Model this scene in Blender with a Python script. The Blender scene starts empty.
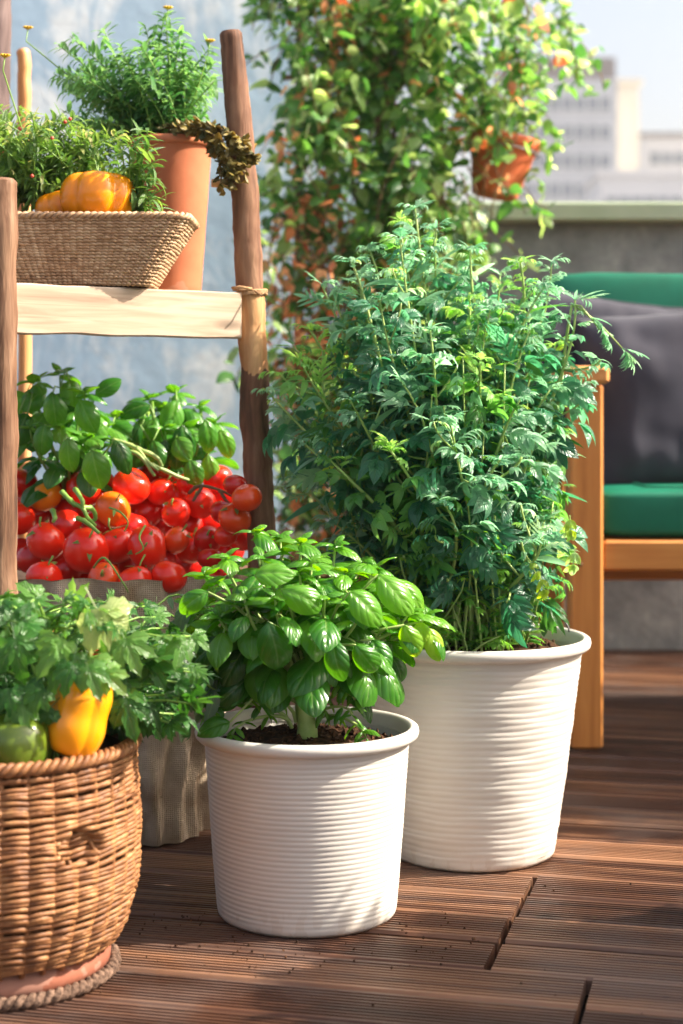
import bpy, math, random
import numpy as np
from mathutils import Vector, noise as mnoise
R_ = math.radians
PI = math.pi
random.seed(11)
rng = np.random.default_rng(7)
SC = bpy.context.scene
COL = SC.collection

# ------------------------------------------------------------------ camera
CAMZ, F, HOR, CX = 0.65, 1700.0, 400.0, 341.5
cam_d = bpy.data.cameras.new('camera')
cam = bpy.data.objects.new('camera', cam_d)
COL.objects.link(cam)
cam.location = (0, 0, CAMZ)
cam.rotation_euler = (R_(90), 0, 0)
cam_d.sensor_fit = 'AUTO'
cam_d.sensor_width = 36
cam_d.lens = F / 1024 * 36
cam_d.shift_y = -(512 - HOR) / 1024
cam_d.clip_start = 0.05
cam_d.clip_end = 3000
cam_d.dof.use_dof = True
cam_d.dof.focus_distance = 2.2
cam_d.dof.aperture_fstop = 4.0
SC.camera = cam

# ------------------------------------------------------------------ light
SUN_AZ, SUN_EL = R_(1), R_(41)      # azimuth measured from +X towards +Y
sd = Vector((math.cos(SUN_EL) * math.cos(SUN_AZ), math.cos(SUN_EL) * math.sin(SUN_AZ), math.sin(SUN_EL)))
W = bpy.data.worlds.new('World')
SC.world = W
W.use_nodes = True
nt = W.node_tree
sky = nt.nodes.new('ShaderNodeTexSky')
sky.sky_type = 'NISHITA'
sky.sun_disc = False
sky.sun_elevation = SUN_EL
sky.sun_rotation = R_(90) - SUN_AZ     # clockwise from +Y
sky.dust_density = 7.0
sky.air_density = 1.0
sky.ozone_density = 0.6
nt.nodes['Background'].inputs['Strength'].default_value = 0.115
nt.links.new(sky.outputs[0], nt.nodes['Background'].inputs['Color'])
sl = bpy.data.lights.new('sun', 'SUN')
sl.energy = 5.0
sl.angle = R_(0.6)
sl.color = (1.0, 0.9, 0.76)
so = bpy.data.objects.new('sun', sl)
so.rotation_euler = sd.to_track_quat('Z', 'Y').to_euler()
COL.objects.link(so)
vs = SC.view_settings
vs.view_transform = 'Standard'
vs.look = 'None'
vs.gamma = 1
vs.exposure = 1.38
vs.use_curve_mapping = False
SC.cycles.use_denoising = True
SC.cycles.max_bounces = 8
SC.cycles.transparent_max_bounces = 4

def P(px, py, Y):
    return Vector(((px - CX) / F * Y, Y, CAMZ - (py - HOR) / F * Y))

# ------------------------------------------------------------------ tags
def tag(o, label=None, cat=None, group=None, kind=None):
    if label: o['label'] = label
    if cat: o['category'] = cat
    if group: o['group'] = group
    if kind: o['kind'] = kind
    return o

def empty(name, loc, label, cat, group=None):
    o = bpy.data.objects.new(name, None)
    o.empty_display_size = 0.05
    o.location = loc
    COL.objects.link(o)
    tag(o, label, cat, group)
    return o

# ------------------------------------------------------------------ materials
def new_mat(name):
    m = bpy.data.materials.new(name)
    m.use_nodes = True
    n = m.node_tree
    b = n.nodes['Principled BSDF']
    return m, n, b

def N(n, typ, **kw):
    x = n.nodes.new(typ)
    for k, v in kw.items():
        setattr(x, k, v)
    return x

def ramp(n, src, stops):
    r = n.nodes.new('ShaderNodeValToRGB')
    while len(r.color_ramp.elements) < len(stops):
        r.color_ramp.elements.new(0.5)
    for e, (p, c) in zip(r.color_ramp.elements, stops):
        e.position = p
        e.color = (*c, 1)
    n.links.new(src, r.inputs[0])
    return r.outputs[0]

def noise_tex(n, scale, detail=4, stretch=None, coord='Object', rough=0.55, dist=0.0):
    tc = n.nodes.new('ShaderNodeTexCoord')
    src = tc.outputs[coord]
    if stretch:
        mp = n.nodes.new('ShaderNodeMapping')
        mp.inputs['Scale'].default_value = stretch
        n.links.new(src, mp.inputs[0])
        src = mp.outputs[0]
    t = n.nodes.new('ShaderNodeTexNoise')
    t.inputs['Scale'].default_value = scale
    t.inputs['Detail'].default_value = detail
    t.inputs['Roughness'].default_value = rough
    t.inputs['Distortion'].default_value = dist
    n.links.new(src, t.inputs['Vector'])
    return t.outputs['Fac']

def bump(n, b, h, strength=0.3, dist=0.002):
    bp = n.nodes.new('ShaderNodeBump')
    bp.inputs['Strength'].default_value = strength
    bp.inputs['Distance'].default_value = dist
    n.links.new(h, bp.inputs['Height'])
    n.links.new(bp.outputs[0], b.inputs['Normal'])
    return bp

def mix(n, fac, a, b, mode='MIX'):
    m = n.nodes.new('ShaderNodeMix')
    m.data_type = 'RGBA'
    m.blend_type = mode
    for s, v in ((m.inputs[0], fac), (m.inputs[6], a), (m.inputs[7], b)):
        if isinstance(v, (int, float)):
            s.default_value = v
        elif isinstance(v, tuple):
            s.default_value = (*v, 1)
        else:
            n.links.new(v, s)
    return m.outputs[2]

def math_n(n, op, a, b=None):
    m = n.nodes.new('ShaderNodeMath')
    m.operation = op
    for i, v in enumerate((a, b)):
        if v is None: continue
        if isinstance(v, (int, float)): m.inputs[i].default_value = v
        else: n.links.new(v, m.inputs[i])
    return m.outputs[0]

def simple_mat(name, stops, scale=20, rough=0.6, spec=0.4, stretch=None, bs=0.2, bd=0.002, detail=4, scale2=None, sheen=0, coat=0):
    m, n, b = new_mat(name)
    f = noise_tex(n, scale, detail, stretch)
    n.links.new(ramp(n, f, stops), b.inputs['Base Color'])
    b.inputs['Roughness'].default_value = rough
    b.inputs['Specular IOR Level'].default_value = spec
    if sheen: b.inputs['Sheen Weight'].default_value = sheen
    if coat:
        b.inputs['Coat Weight'].default_value = coat
        b.inputs['Coat Roughness'].default_value = 0.12
    if bs:
        f2 = noise_tex(n, scale2 or scale * 3, 5, stretch)
        bump(n, b, f2, bs, bd)
    return m

def leaf_mat(name, dark, mid, light, rough=0.38, trans=0.35, vein=0.5, tcol=None, spec=0.5, veins_n=7.0, extra=None, bstr=0.6):
    """tint attribute: 0 dark .. 1 light; uv: u across, v along."""
    m, n, b = new_mat(name)
    at = N(n, 'ShaderNodeAttribute', attribute_name='tint')
    uv = n.nodes.new('ShaderNodeUVMap')
    sep = n.nodes.new('ShaderNodeSeparateXYZ')
    n.links.new(uv.outputs[0], sep.inputs[0])
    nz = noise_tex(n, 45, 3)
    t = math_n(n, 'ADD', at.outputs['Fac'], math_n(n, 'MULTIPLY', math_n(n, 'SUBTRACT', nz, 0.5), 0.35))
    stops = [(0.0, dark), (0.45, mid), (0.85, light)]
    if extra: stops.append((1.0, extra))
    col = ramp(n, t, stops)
    au = math_n(n, 'ABSOLUTE', math_n(n, 'SUBTRACT', sep.outputs[0], 0.5))
    mid_v = math_n(n, 'LESS_THAN', au, 0.03)
    lat = math_n(n, 'ABSOLUTE', math_n(n, 'SINE', math_n(n, 'MULTIPLY', math_n(n, 'SUBTRACT', sep.outputs[1], math_n(n, 'MULTIPLY', au, 0.7)), veins_n * PI)))
    latv = math_n(n, 'LESS_THAN', lat, 0.12)
    v = math_n(n, 'MAXIMUM', mid_v, math_n(n, 'MULTIPLY', latv, 0.55))
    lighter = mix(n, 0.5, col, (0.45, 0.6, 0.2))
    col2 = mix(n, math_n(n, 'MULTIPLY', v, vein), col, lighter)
    n.links.new(col2, b.inputs['Base Color'])
    b.inputs['Roughness'].default_value = rough
    b.inputs['Specular IOR Level'].default_value = spec
    h = math_n(n, 'ADD', math_n(n, 'POWER', lat, 0.6), math_n(n, 'MINIMUM', math_n(n, 'MULTIPLY', au, 8), 1.0))
    bump(n, b, h, bstr, 0.0012)
    tr = n.nodes.new('ShaderNodeBsdfTranslucent')
    if tcol is None:
        hs = n.nodes.new('ShaderNodeHueSaturation')
        hs.inputs['Hue'].default_value = 0.475
        hs.inputs['Saturation'].default_value = 1.1
        hs.inputs['Value'].default_value = 2.6
        n.links.new(col, hs.inputs['Color'])
        n.links.new(hs.outputs[0], tr.inputs['Color'])
    else:
        tr.inputs['Color'].default_value = (*tcol, 1)
    ms = n.nodes.new('ShaderNodeMixShader')
    ms.inputs[0].default_value = trans
    n.links.new(b.outputs[0], ms.inputs[1])
    n.links.new(tr.outputs[0], ms.inputs[2])
    n.links.new(ms.outputs[0], n.nodes['Material Output'].inputs['Surface'])
    return m

M = {}
# basil greens
M['basil'] = leaf_mat('basil_leaf', (0.008, 0.06, 0.006), (0.035, 0.17, 0.012), (0.13, 0.32, 0.025), rough=0.27, trans=0.38, spec=0.6, veins_n=5.0, vein=0.45, bstr=0.5, extra=(0.30, 0.46, 0.045))
M['basil_dark'] = leaf_mat('dark_basil_leaf', (0.012, 0.07, 0.010), (0.035, 0.17, 0.018), (0.12, 0.32, 0.035), rough=0.26, trans=0.34, veins_n=5.0, vein=0.4, bstr=0.45)
M['herb'] = leaf_mat('herb_leaf', (0.010, 0.075, 0.042), (0.055, 0.20, 0.115), (0.26, 0.44, 0.29), rough=0.28, trans=0.42, vein=0.25, spec=0.7, extra=(0.26, 0.40, 0.04))
M['herb_fresh'] = leaf_mat('fresh_herb_leaf', (0.015, 0.085, 0.015), (0.07, 0.24, 0.05), (0.24, 0.46, 0.12), rough=0.3, trans=0.45, vein=0.25, spec=0.6, extra=(0.36, 0.42, 0.05))
M['herb_fine'] = leaf_mat('fine_herb_leaf', (0.02, 0.11, 0.02), (0.07, 0.25, 0.04), (0.20, 0.42, 0.06), rough=0.4, trans=0.4, vein=0.2)
M['parsley'] = leaf_mat('lobed_leaf', (0.006, 0.045, 0.008), (0.032, 0.14, 0.02), (0.13, 0.28, 0.055), rough=0.3, trans=0.33, vein=0.4, spec=0.5, extra=(0.34, 0.42, 0.16))
M['sage'] = leaf_mat('grey_green_leaf', (0.05, 0.11, 0.07), (0.12, 0.2, 0.12), (0.2, 0.3, 0.14), rough=0.5, trans=0.25)
M['thyme'] = leaf_mat('shelf_herb_leaf', (0.025, 0.085, 0.02), (0.06, 0.16, 0.03), (0.15, 0.27, 0.06), rough=0.38, trans=0.33, vein=0.1, extra=(0.42, 0.40, 0.16))
M['tarragon'] = leaf_mat('pot_herb_leaf', (0.018, 0.09, 0.03), (0.05, 0.18, 0.05), (0.15, 0.32, 0.10), rough=0.36, trans=0.33, vein=0.1)
M['climber'] = leaf_mat('climber_leaf', (0.02, 0.09, 0.022), (0.08, 0.23, 0.045), (0.30, 0.44, 0.14), rough=0.25, trans=0.45, vein=0.3, spec=0.7, extra=(0.52, 0.58, 0.32))
M['dry'] = leaf_mat('dry_leaf', (0.32, 0.11, 0.04), (0.60, 0.25, 0.09), (0.70, 0.44, 0.2), rough=0.6, trans=0.35, vein=0.3)
M['sedum'] = leaf_mat('sedum_leaf', (0.06, 0.07, 0.012), (0.18, 0.13, 0.03), (0.28, 0.22, 0.05), rough=0.4, trans=0.1, vein=0)
M['shrub'] = leaf_mat('shade_shrub_leaf', (0.02, 0.08, 0.02), (0.04, 0.13, 0.03), (0.08, 0.2, 0.04), rough=0.4, trans=0.25)
M['stem'] = simple_mat('green_stem', [(0.3, (0.12, 0.26, 0.035)), (0.7, (0.26, 0.42, 0.08))], 30, 0.45, 0.4)
M['stem_pale'] = simple_mat('pale_stem', [(0.3, (0.2, 0.32, 0.07)), (0.7, (0.42, 0.52, 0.18))], 30, 0.45, 0.4)
M['stem_dark'] = simple_mat('brown_stem', [(0.3, (0.10, 0.06, 0.03)), (0.7, (0.22, 0.13, 0.06))], 40, 0.7, 0.2)
M['flower'] = simple_mat('yellow_flower', [(0.3, (0.7, 0.35, 0.02)), (0.7, (0.8, 0.6, 0.05))], 60, 0.5, 0.3)
M['berry'] = simple_mat('red_bud', [(0.3, (0.45, 0.05, 0.03)), (0.7, (0.6, 0.12, 0.06))], 60, 0.4, 0.4)

def soil_mat():
    m, n, b = new_mat('soil')
    f = noise_tex(n, 120, 6)
    n.links.new(ramp(n, f, [(0.35, (0.018, 0.010, 0.006)), (0.55, (0.06, 0.028, 0.014)), (0.72, (0.16, 0.075, 0.035))]), b.inputs['Base Color'])
    b.inputs['Roughness'].default_value = 0.95
    b.inputs['Specular IOR Level'].default_value = 0.15
    bump(n, b, noise_tex(n, 260, 5), 0.8, 0.003)
    return m
M['soil'] = soil_mat()

def pot_white():
    m, n, b = new_mat('matt_white_ceramic')
    f = noise_tex(n, 9, 5)
    f2 = noise_tex(n, 60, 5, (1, 1, 0.4))
    c = ramp(n, f, [(0.3, (0.56, 0.525, 0.475)), (0.7, (0.62, 0.59, 0.54))])
    # a little splashed dirt low on the pot
    tc = n.nodes.new('ShaderNodeTexCoord'); sp = n.nodes.new('ShaderNodeSeparateXYZ')
    n.links.new(tc.outputs['Object'], sp.inputs[0])
    mr = n.nodes.new('ShaderNodeMapRange')
    mr.inputs[1].default_value = 0.0; mr.inputs[2].default_value = 0.05; mr.inputs[3].default_value = 1; mr.inputs[4].default_value = 0
    n.links.new(sp.outputs[2], mr.inputs[0])
    d = math_n(n, 'MULTIPLY', mr.outputs[0], math_n(n, 'MULTIPLY', math_n(n, 'GREATER_THAN', f2, 0.56), 0.35))
    c = mix(n, d, c, (0.45, 0.36, 0.28))
    n.links.new(c, b.inputs['Base Color'])
    b.inputs['Roughness'].default_value = 0.42
    b.inputs['Specular IOR Level'].default_value = 0.45
    bump(n, b, f2, 0.12, 0.0015)
    return m
M['white'] = pot_white()

def terracotta(name, a, c):
    m, n, b = new_mat(name)
    f = noise_tex(n, 14, 6)
    col = ramp(n, f, [(0.3, a), (0.65, c)])
    g = noise_tex(n, 5, 6)
    col = mix(n, math_n(n, 'MULTIPLY', math_n(n, 'GREATER_THAN', g, 0.6), 0.12), col, (0.7, 0.6, 0.5))
    n.links.new(col, b.inputs['Base Color'])
    b.inputs['Roughness'].default_value = 0.75
    b.inputs['Specular IOR Level'].default_value = 0.25
    bump(n, b, noise_tex(n, 80, 5), 0.15, 0.001)
    return m
M['terracotta'] = terracotta('terracotta', (0.40, 0.115, 0.05), (0.50, 0.17, 0.08))
M['terracotta_red'] = terracotta('red_terracotta', (0.50, 0.10, 0.035), (0.58, 0.15, 0.05))

M['base_red'] = terracotta('worn_red_base', (0.16, 0.045, 0.025), (0.28, 0.10, 0.06))

def wicker(name, stops, scale=90, bs=0.5):
    m, n, b = new_mat(name)
    f = noise_tex(n, scale, 4)
    g = noise_tex(n, 22, 3)
    at = N(n, 'ShaderNodeAttribute', attribute_name='tint')
    t = math_n(n, 'ADD', math_n(n, 'MULTIPLY', f, 0.45), math_n(n, 'ADD', math_n(n, 'MULTIPLY', g, 0.3), math_n(n, 'MULTIPLY', at.outputs['Fac'], 0.3)))
    n.links.new(ramp(n, t, stops), b.inputs['Base Color'])
    b.inputs['Roughness'].default_value = 0.55
    b.inputs['Specular IOR Level'].default_value = 0.35
    bump(n, b, noise_tex(n, 300, 4), bs, 0.001)
    return m
M['wicker'] = wicker('wicker', [(0.30, (0.07, 0.024, 0.009)), (0.48, (0.20, 0.082, 0.030)), (0.62, (0.31, 0.145, 0.056)), (0.78, (0.46, 0.27, 0.12))])
M['seagrass'] = wicker('seagrass', [(0.3, (0.20, 0.11, 0.055)), (0.5, (0.42, 0.26, 0.145)), (0.75, (0.62, 0.46, 0.30))])
M['liner'] = simple_mat('dark_liner', [(0.3, (0.05, 0.025, 0.012)), (0.7, (0.10, 0.05, 0.025))], 30, 0.9, 0.1)
M['cord'] = simple_mat('grey_cord', [(0.35, (0.05, 0.03, 0.022)), (0.65, (0.22, 0.14, 0.10))], 150, 0.9, 0.1, bs=0.8)

def wood_mat(name, c0, c1, c2, axis=(1, 1, 0.08), scale=40, rough=0.5, knots=True, spec=0.4):
    m, n, b = new_mat(name)
    f = noise_tex(n, scale, 6, axis, dist=0.8)
    g = noise_tex(n, 6, 3, tuple(min(1, a * 4) for a in axis))
    t = math_n(n, 'ADD', math_n(n, 'MULTIPLY', f, 0.7), math_n(n, 'MULTIPLY', g, 0.3))
    col = ramp(n, t, [(0.32, c0), (0.5, c1), (0.68, c2)])
    if knots:
        tc = n.nodes.new('ShaderNodeTexCoord')
        mp = n.nodes.new('ShaderNodeMapping')
        mp.inputs['Scale'].default_value = tuple(max(0.5, a * 1.5) for a in axis)
        n.links.new(tc.outputs['Object'], mp.inputs[0])
        vo = n.nodes.new('ShaderNodeTexVoronoi')
        vo.inputs['Scale'].default_value = 9
        n.links.new(mp.outputs[0], vo.inputs['Vector'])
        k = ramp(n, vo.outputs['Distance'], [(0.06, (1, 1, 1)), (0.14, (0, 0, 0))])
        col = mix(n, math_n(n, 'MULTIPLY', k, 0.6), col, tuple(x * 0.45 for x in c0))
    n.links.new(col, b.inputs['Base Color'])
    b.inputs['Roughness'].default_value = rough
    b.inputs['Specular IOR Level'].default_value = spec
    bump(n, b, f, 0.25, 0.0015)
    return m
M['bench'] = wood_mat('bench_wood_upright', (0.38, 0.13, 0.027), (0.54, 0.21, 0.047), (0.64, 0.29, 0.075))
M['bench_x'] = wood_mat('bench_wood_rail', (0.38, 0.13, 0.027), (0.54, 0.21, 0.047), (0.64, 0.29, 0.075), axis=(0.08, 1, 1))
M['bench_y'] = wood_mat('bench_wood_arm', (0.46, 0.18, 0.045), (0.62, 0.27, 0.075), (0.72, 0.36, 0.12), axis=(1, 0.08, 1))
M['board'] = wood_mat('pale_board', (0.24, 0.15, 0.10), (0.42, 0.31, 0.22), (0.52, 0.42, 0.33), axis=(0.07, 1, 1), scale=75, rough=0.65)
M['cut_wood'] = simple_mat('cut_wood', [(0.3, (0.3, 0.17, 0.10)), (0.7, (0.45, 0.3, 0.2))], 60, 0.8, 0.2)

def bark_mat(name, peel_lo, peel_hi, peel=True, dark=(0.05, 0.023, 0.013), mid=(0.17, 0.080, 0.045), light=(0.30, 0.17, 0.10)):
    m, n, b = new_mat(name)
    f = noise_tex(n, 60, 6, (1, 1, 0.12), dist=0.6)
    g = noise_tex(n, 12, 4, (1, 1, 0.5))
    t = math_n(n, 'ADD', math_n(n, 'MULTIPLY', f, 0.6), math_n(n, 'MULTIPLY', g, 0.4))
    col = ramp(n, t, [(0.35, dark), (0.5, mid), (0.66, light)])
    if peel:
        tc = n.nodes.new('ShaderNodeTexCoord'); sp = n.nodes.new('ShaderNodeSeparateXYZ')
        n.links.new(tc.outputs['Object'], sp.inputs[0])
        zz = math_n(n, 'ADD', sp.outputs[2], math_n(n, 'MULTIPLY', math_n(n, 'SUBTRACT', f, 0.5), 0.05))
        a = math_n(n, 'MULTIPLY', math_n(n, 'GREATER_THAN', zz, peel_lo), math_n(n, 'LESS_THAN', zz, peel_hi))
        pc = ramp(n, f, [(0.35, (0.38, 0.17, 0.065)), (0.65, (0.56, 0.32, 0.15))])
        col = mix(n, a, col, pc)
    n.links.new(col, b.inputs['Base Color'])
    b.inputs['Roughness'].default_value = 0.7
    b.inputs['Specular IOR Level'].default_value = 0.25
    bump(n, b, t, 0.9, 0.006)
    return m
M['bark_peel'] = bark_mat('bark_with_peeled_band', 0.69, 0.81)
M['bark_light'] = bark_mat('worn_bark', 0, 0, False, (0.045, 0.022, 0.014), (0.15, 0.075, 0.042), (0.28, 0.165, 0.10))
M['bark'] = bark_mat('dark_bark', 0, 0, False, (0.05, 0.035, 0.035), (0.12, 0.08, 0.075), (0.2, 0.14, 0.13))
M['peeled'] = wood_mat('orange_pole', (0.46, 0.19, 0.06), (0.62, 0.30, 0.11), (0.72, 0.40, 0.18), knots=False)

def tomato_mat(name, c, c2):
    m, n, b = new_mat(name)
    f = noise_tex(n, 14, 3, coord='Object')
    tc = n.nodes.new('ShaderNodeTexCoord'); sp = n.nodes.new('ShaderNodeSeparateXYZ')
    n.links.new(tc.outputs['Object'], sp.inputs[0])
    top = math_n(n, 'MULTIPLY', math_n(n, 'ADD', sp.outputs[2], 0.004), 28)
    top = math_n(n, 'MULTIPLY', math_n(n, 'MINIMUM', math_n(n, 'MAXIMUM', top, 0.0), 1.0), f)
    col = mix(n, top, c, c2)
    sk = noise_tex(n, 900, 2)
    spk = math_n(n, 'MULTIPLY', math_n(n, 'GREATER_THAN', sk, 0.72), 0.25)
    col = mix(n, spk, col, (0.9, 0.45, 0.2))
    n.links.new(col, b.inputs['Base Color'])
    b.inputs['Roughness'].default_value = 0.19
    b.inputs['Specular IOR Level'].default_value = 0.5
    b.inputs['Coat Weight'].default_value = 0.12
    b.inputs['Coat Roughness'].default_value = 0.05
    b.inputs['Subsurface Weight'].default_value = 0.15
    b.inputs['Subsurface Radius'].default_value = (0.01, 0.004, 0.002)
    b.inputs['Subsurface Scale'].default_value = 0.4
    bump(n, b, noise_tex(n, 70, 3), 0.05, 0.001)
    return m
M['tom_red'] = tomato_mat('red_tomato_skin', (0.80, 0.020, 0.006), (0.82, 0.05, 0.007))
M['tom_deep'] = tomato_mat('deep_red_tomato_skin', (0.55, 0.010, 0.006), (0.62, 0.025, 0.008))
M['tom_orange'] = tomato_mat('orange_tomato_skin', (0.82, 0.13, 0.008), (0.85, 0.26, 0.012))
M['tom_yellow'] = tomato_mat('amber_tomato_skin', (0.86, 0.25, 0.008), (0.88, 0.33, 0.012))
M['tom_half'] = tomato_mat('orange_red_tomato_skin', (0.74, 0.05, 0.007), (0.80, 0.13, 0.012))
M['pep_orange'] = tomato_mat('orange_pepper_skin', (0.88, 0.27, 0.004), (0.90, 0.33, 0.006))
M['pep_yellow'] = tomato_mat('yellow_pepper_skin', (0.86, 0.31, 0.004), (0.88, 0.36, 0.006))
M['pep_green'] = tomato_mat('green_pepper_skin', (0.09, 0.14, 0.012), (0.12, 0.18, 0.015))
M['pep_red'] = tomato_mat('red_pepper_skin', (0.42, 0.015, 0.012), (0.55, 0.03, 0.015))

def burlap():
    m, n, b = new_mat('burlap')
    f = noise_tex(n, 16, 6)
    c = ramp(n, f, [(0.3, (0.36, 0.25, 0.16)), (0.7, (0.72, 0.60, 0.46))])
    tc = n.nodes.new('ShaderNodeTexCoord')
    w1 = N(n, 'ShaderNodeTexWave', bands_direction='Z'); w1.inputs['Scale'].default_value = 110; w1.inputs['Distortion'].default_value = 1.5
    w2 = N(n, 'ShaderNodeTexWave', bands_direction='X'); w2.inputs['Scale'].default_value = 110; w2.inputs['Distortion'].default_value = 1.5
    n.links.new(tc.outputs['Object'], w1.inputs[0]); n.links.new(tc.outputs['Object'], w2.inputs[0])
    h = math_n(n, 'MULTIPLY', w1.outputs['Fac'], w2.outputs['Fac'])
    c = mix(n, math_n(n, 'MULTIPLY', math_n(n, 'LESS_THAN', h, 0.10), 0.15), c, (0.25, 0.17, 0.10))
    n.links.new(c, b.inputs['Base Color'])
    b.inputs['Roughness'].default_value = 0.95
    b.inputs['Specular IOR Level'].default_value = 0.1
    bump(n, b, math_n(n, 'ADD', math_n(n, 'MULTIPLY', h, 0.12), f), 1.0, 0.015)
    return m
M['burlap'] = burlap()

def fabric(name, a, c, scale=9, wv=260, rough=0.8, sheen=0.2, bs=0.25):
    m, n, b = new_mat(name)
    n.links.new(ramp(n, noise_tex(n, scale, 4), [(0.3, a), (0.7, c)]), b.inputs['Base Color'])
    b.inputs['Roughness'].default_value = rough
    b.inputs['Specular IOR Level'].default_value = 0.3
    b.inputs['Sheen Weight'].default_value = sheen
    bump(n, b, noise_tex(n, wv, 3), bs, 0.001)
    return m
M['green_fab'] = fabric('green_cushion_fabric', (0.002, 0.11, 0.06), (0.003, 0.15, 0.085), sheen=0.0, rough=0.5)
M['pillow'] = fabric('charcoal_pillow_fabric', (0.026, 0.026, 0.042), (0.045, 0.045, 0.065), sheen=0.15)

def plaster():
    m, n, b = new_mat('blue_whitewash_dapple_plaster')
    f = noise_tex(n, 7, 8, (1, 1, 0.45), rough=0.65, dist=0.5)
    g = noise_tex(n, 2.2, 4)
    c = ramp(n, g, [(0.3, (0.25, 0.37, 0.50)), (0.7, (0.34, 0.46, 0.58))])
    w = ramp(n, f, [(0.50, (0, 0, 0)), (0.62, (1, 1, 1))])
    c = mix(n, math_n(n, 'MULTIPLY', w, 0.75), c, (0.66, 0.69, 0.71))  # white patches: worn whitewash plus dappled sunlight put into the colour
    n.links.new(c, b.inputs['Base Color'])
    b.inputs['Roughness'].default_value = 0.8
    bump(n, b, noise_tex(n, 25, 8), 0.4, 0.005)
    return m
M['plaster'] = plaster()

def concrete():
    m, n, b = new_mat('weathered_concrete')
    f = noise_tex(n, 4.5, 9, rough=0.7)
    c = ramp(n, f, [(0.35, (0.15, 0.155, 0.16)), (0.52, (0.27, 0.28, 0.28)), (0.68, (0.46, 0.46, 0.45))])
    n.links.new(c, b.inputs['Base Color'])
    b.inputs['Roughness'].default_value = 0.85
    bump(n, b, noise_tex(n, 40, 8), 0.5, 0.005)
    return m
M['concrete'] = concrete()
M['cap'] = simple_mat('pale_green_painted_cap', [(0.3, (0.36, 0.43, 0.28)), (0.7, (0.47, 0.53, 0.38))], 8, 0.45, 0.5)
M['metal'] = simple_mat('dark_wire', [(0.3, (0.12, 0.12, 0.12)), (0.7, (0.2, 0.2, 0.2))], 30, 0.4, 0.5)
M['twine'] = simple_mat('twine', [(0.35, (0.30, 0.17, 0.08)), (0.65, (0.5, 0.32, 0.18))], 200, 0.9, 0.1, bs=0.6)

def deck_mat():
    m, n, b = new_mat('weathered_deck_boards')
    at = N(n, 'ShaderNodeAttribute', attribute_name='tint')
    f = noise_tex(n, 30, 6, (0.06, 1, 1), dist=0.5)
    g = noise_tex(n, 3.5, 6, rough=0.65)
    h = noise_tex(n, 90, 4, (0.15, 1, 1))
    c = ramp(n, math_n(n, 'ADD', math_n(n, 'MULTIPLY', f, 0.75), math_n(n, 'MULTIPLY', at.outputs['Fac'], 0.25)),
             [(0.25, (0.018, 0.008, 0.005)), (0.5, (0.085, 0.036, 0.020)), (0.72, (0.28, 0.14, 0.075))])
    c = mix(n, ramp(n, g, [(0.48, (0, 0, 0)), (0.70, (0.55, 0.55, 0.55))]), c, (0.16, 0.125, 0.11))
    c = mix(n, math_n(n, 'MULTIPLY', math_n(n, 'GREATER_THAN', h, 0.66), 0.35), c, (0.05, 0.03, 0.025))
    n.links.new(c, b.inputs['Base Color'])
    b.inputs['Specular IOR Level'].default_value = 0.32
    n.links.new(ramp(n, g, [(0.3, (0.36,) * 3), (0.7, (0.62,) * 3)]), b.inputs['Roughness'])
    bump(n, b, h, 0.4, 0.0012)
    return m
M['deck'] = deck_mat()
M['slab'] = simple_mat('roof_slab', [(0.3, (0.02, 0.018, 0.016)), (0.7, (0.04, 0.035, 0.03))], 5, 0.9, 0.1)
def flat(name, c, rough=0.7, var=0.12, scale=0.08):
    return simple_mat(name, [(0.3, tuple(x * (1 - var) for x in c)), (0.7, c)], scale, rough, 0.3, bs=0)
M['b_wall'] = flat('pale_render', (0.42, 0.45, 0.50))
M['b_beige'] = flat('cream_render', (0.80, 0.72, 0.56))
M['b_win'] = flat('window_glass', (0.10, 0.14, 0.20), 0.25)
M['b_frame'] = flat('window_frame', (0.62, 0.63, 0.65), 0.5)
M['b_top'] = flat('brown_cladding', (0.07, 0.04, 0.05))
M['b_low'] = flat('light_grey_render', (0.62, 0.63, 0.66))
M['ground'] = flat('city_ground', (0.22, 0.21, 0.20), scale=0.01)

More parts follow.
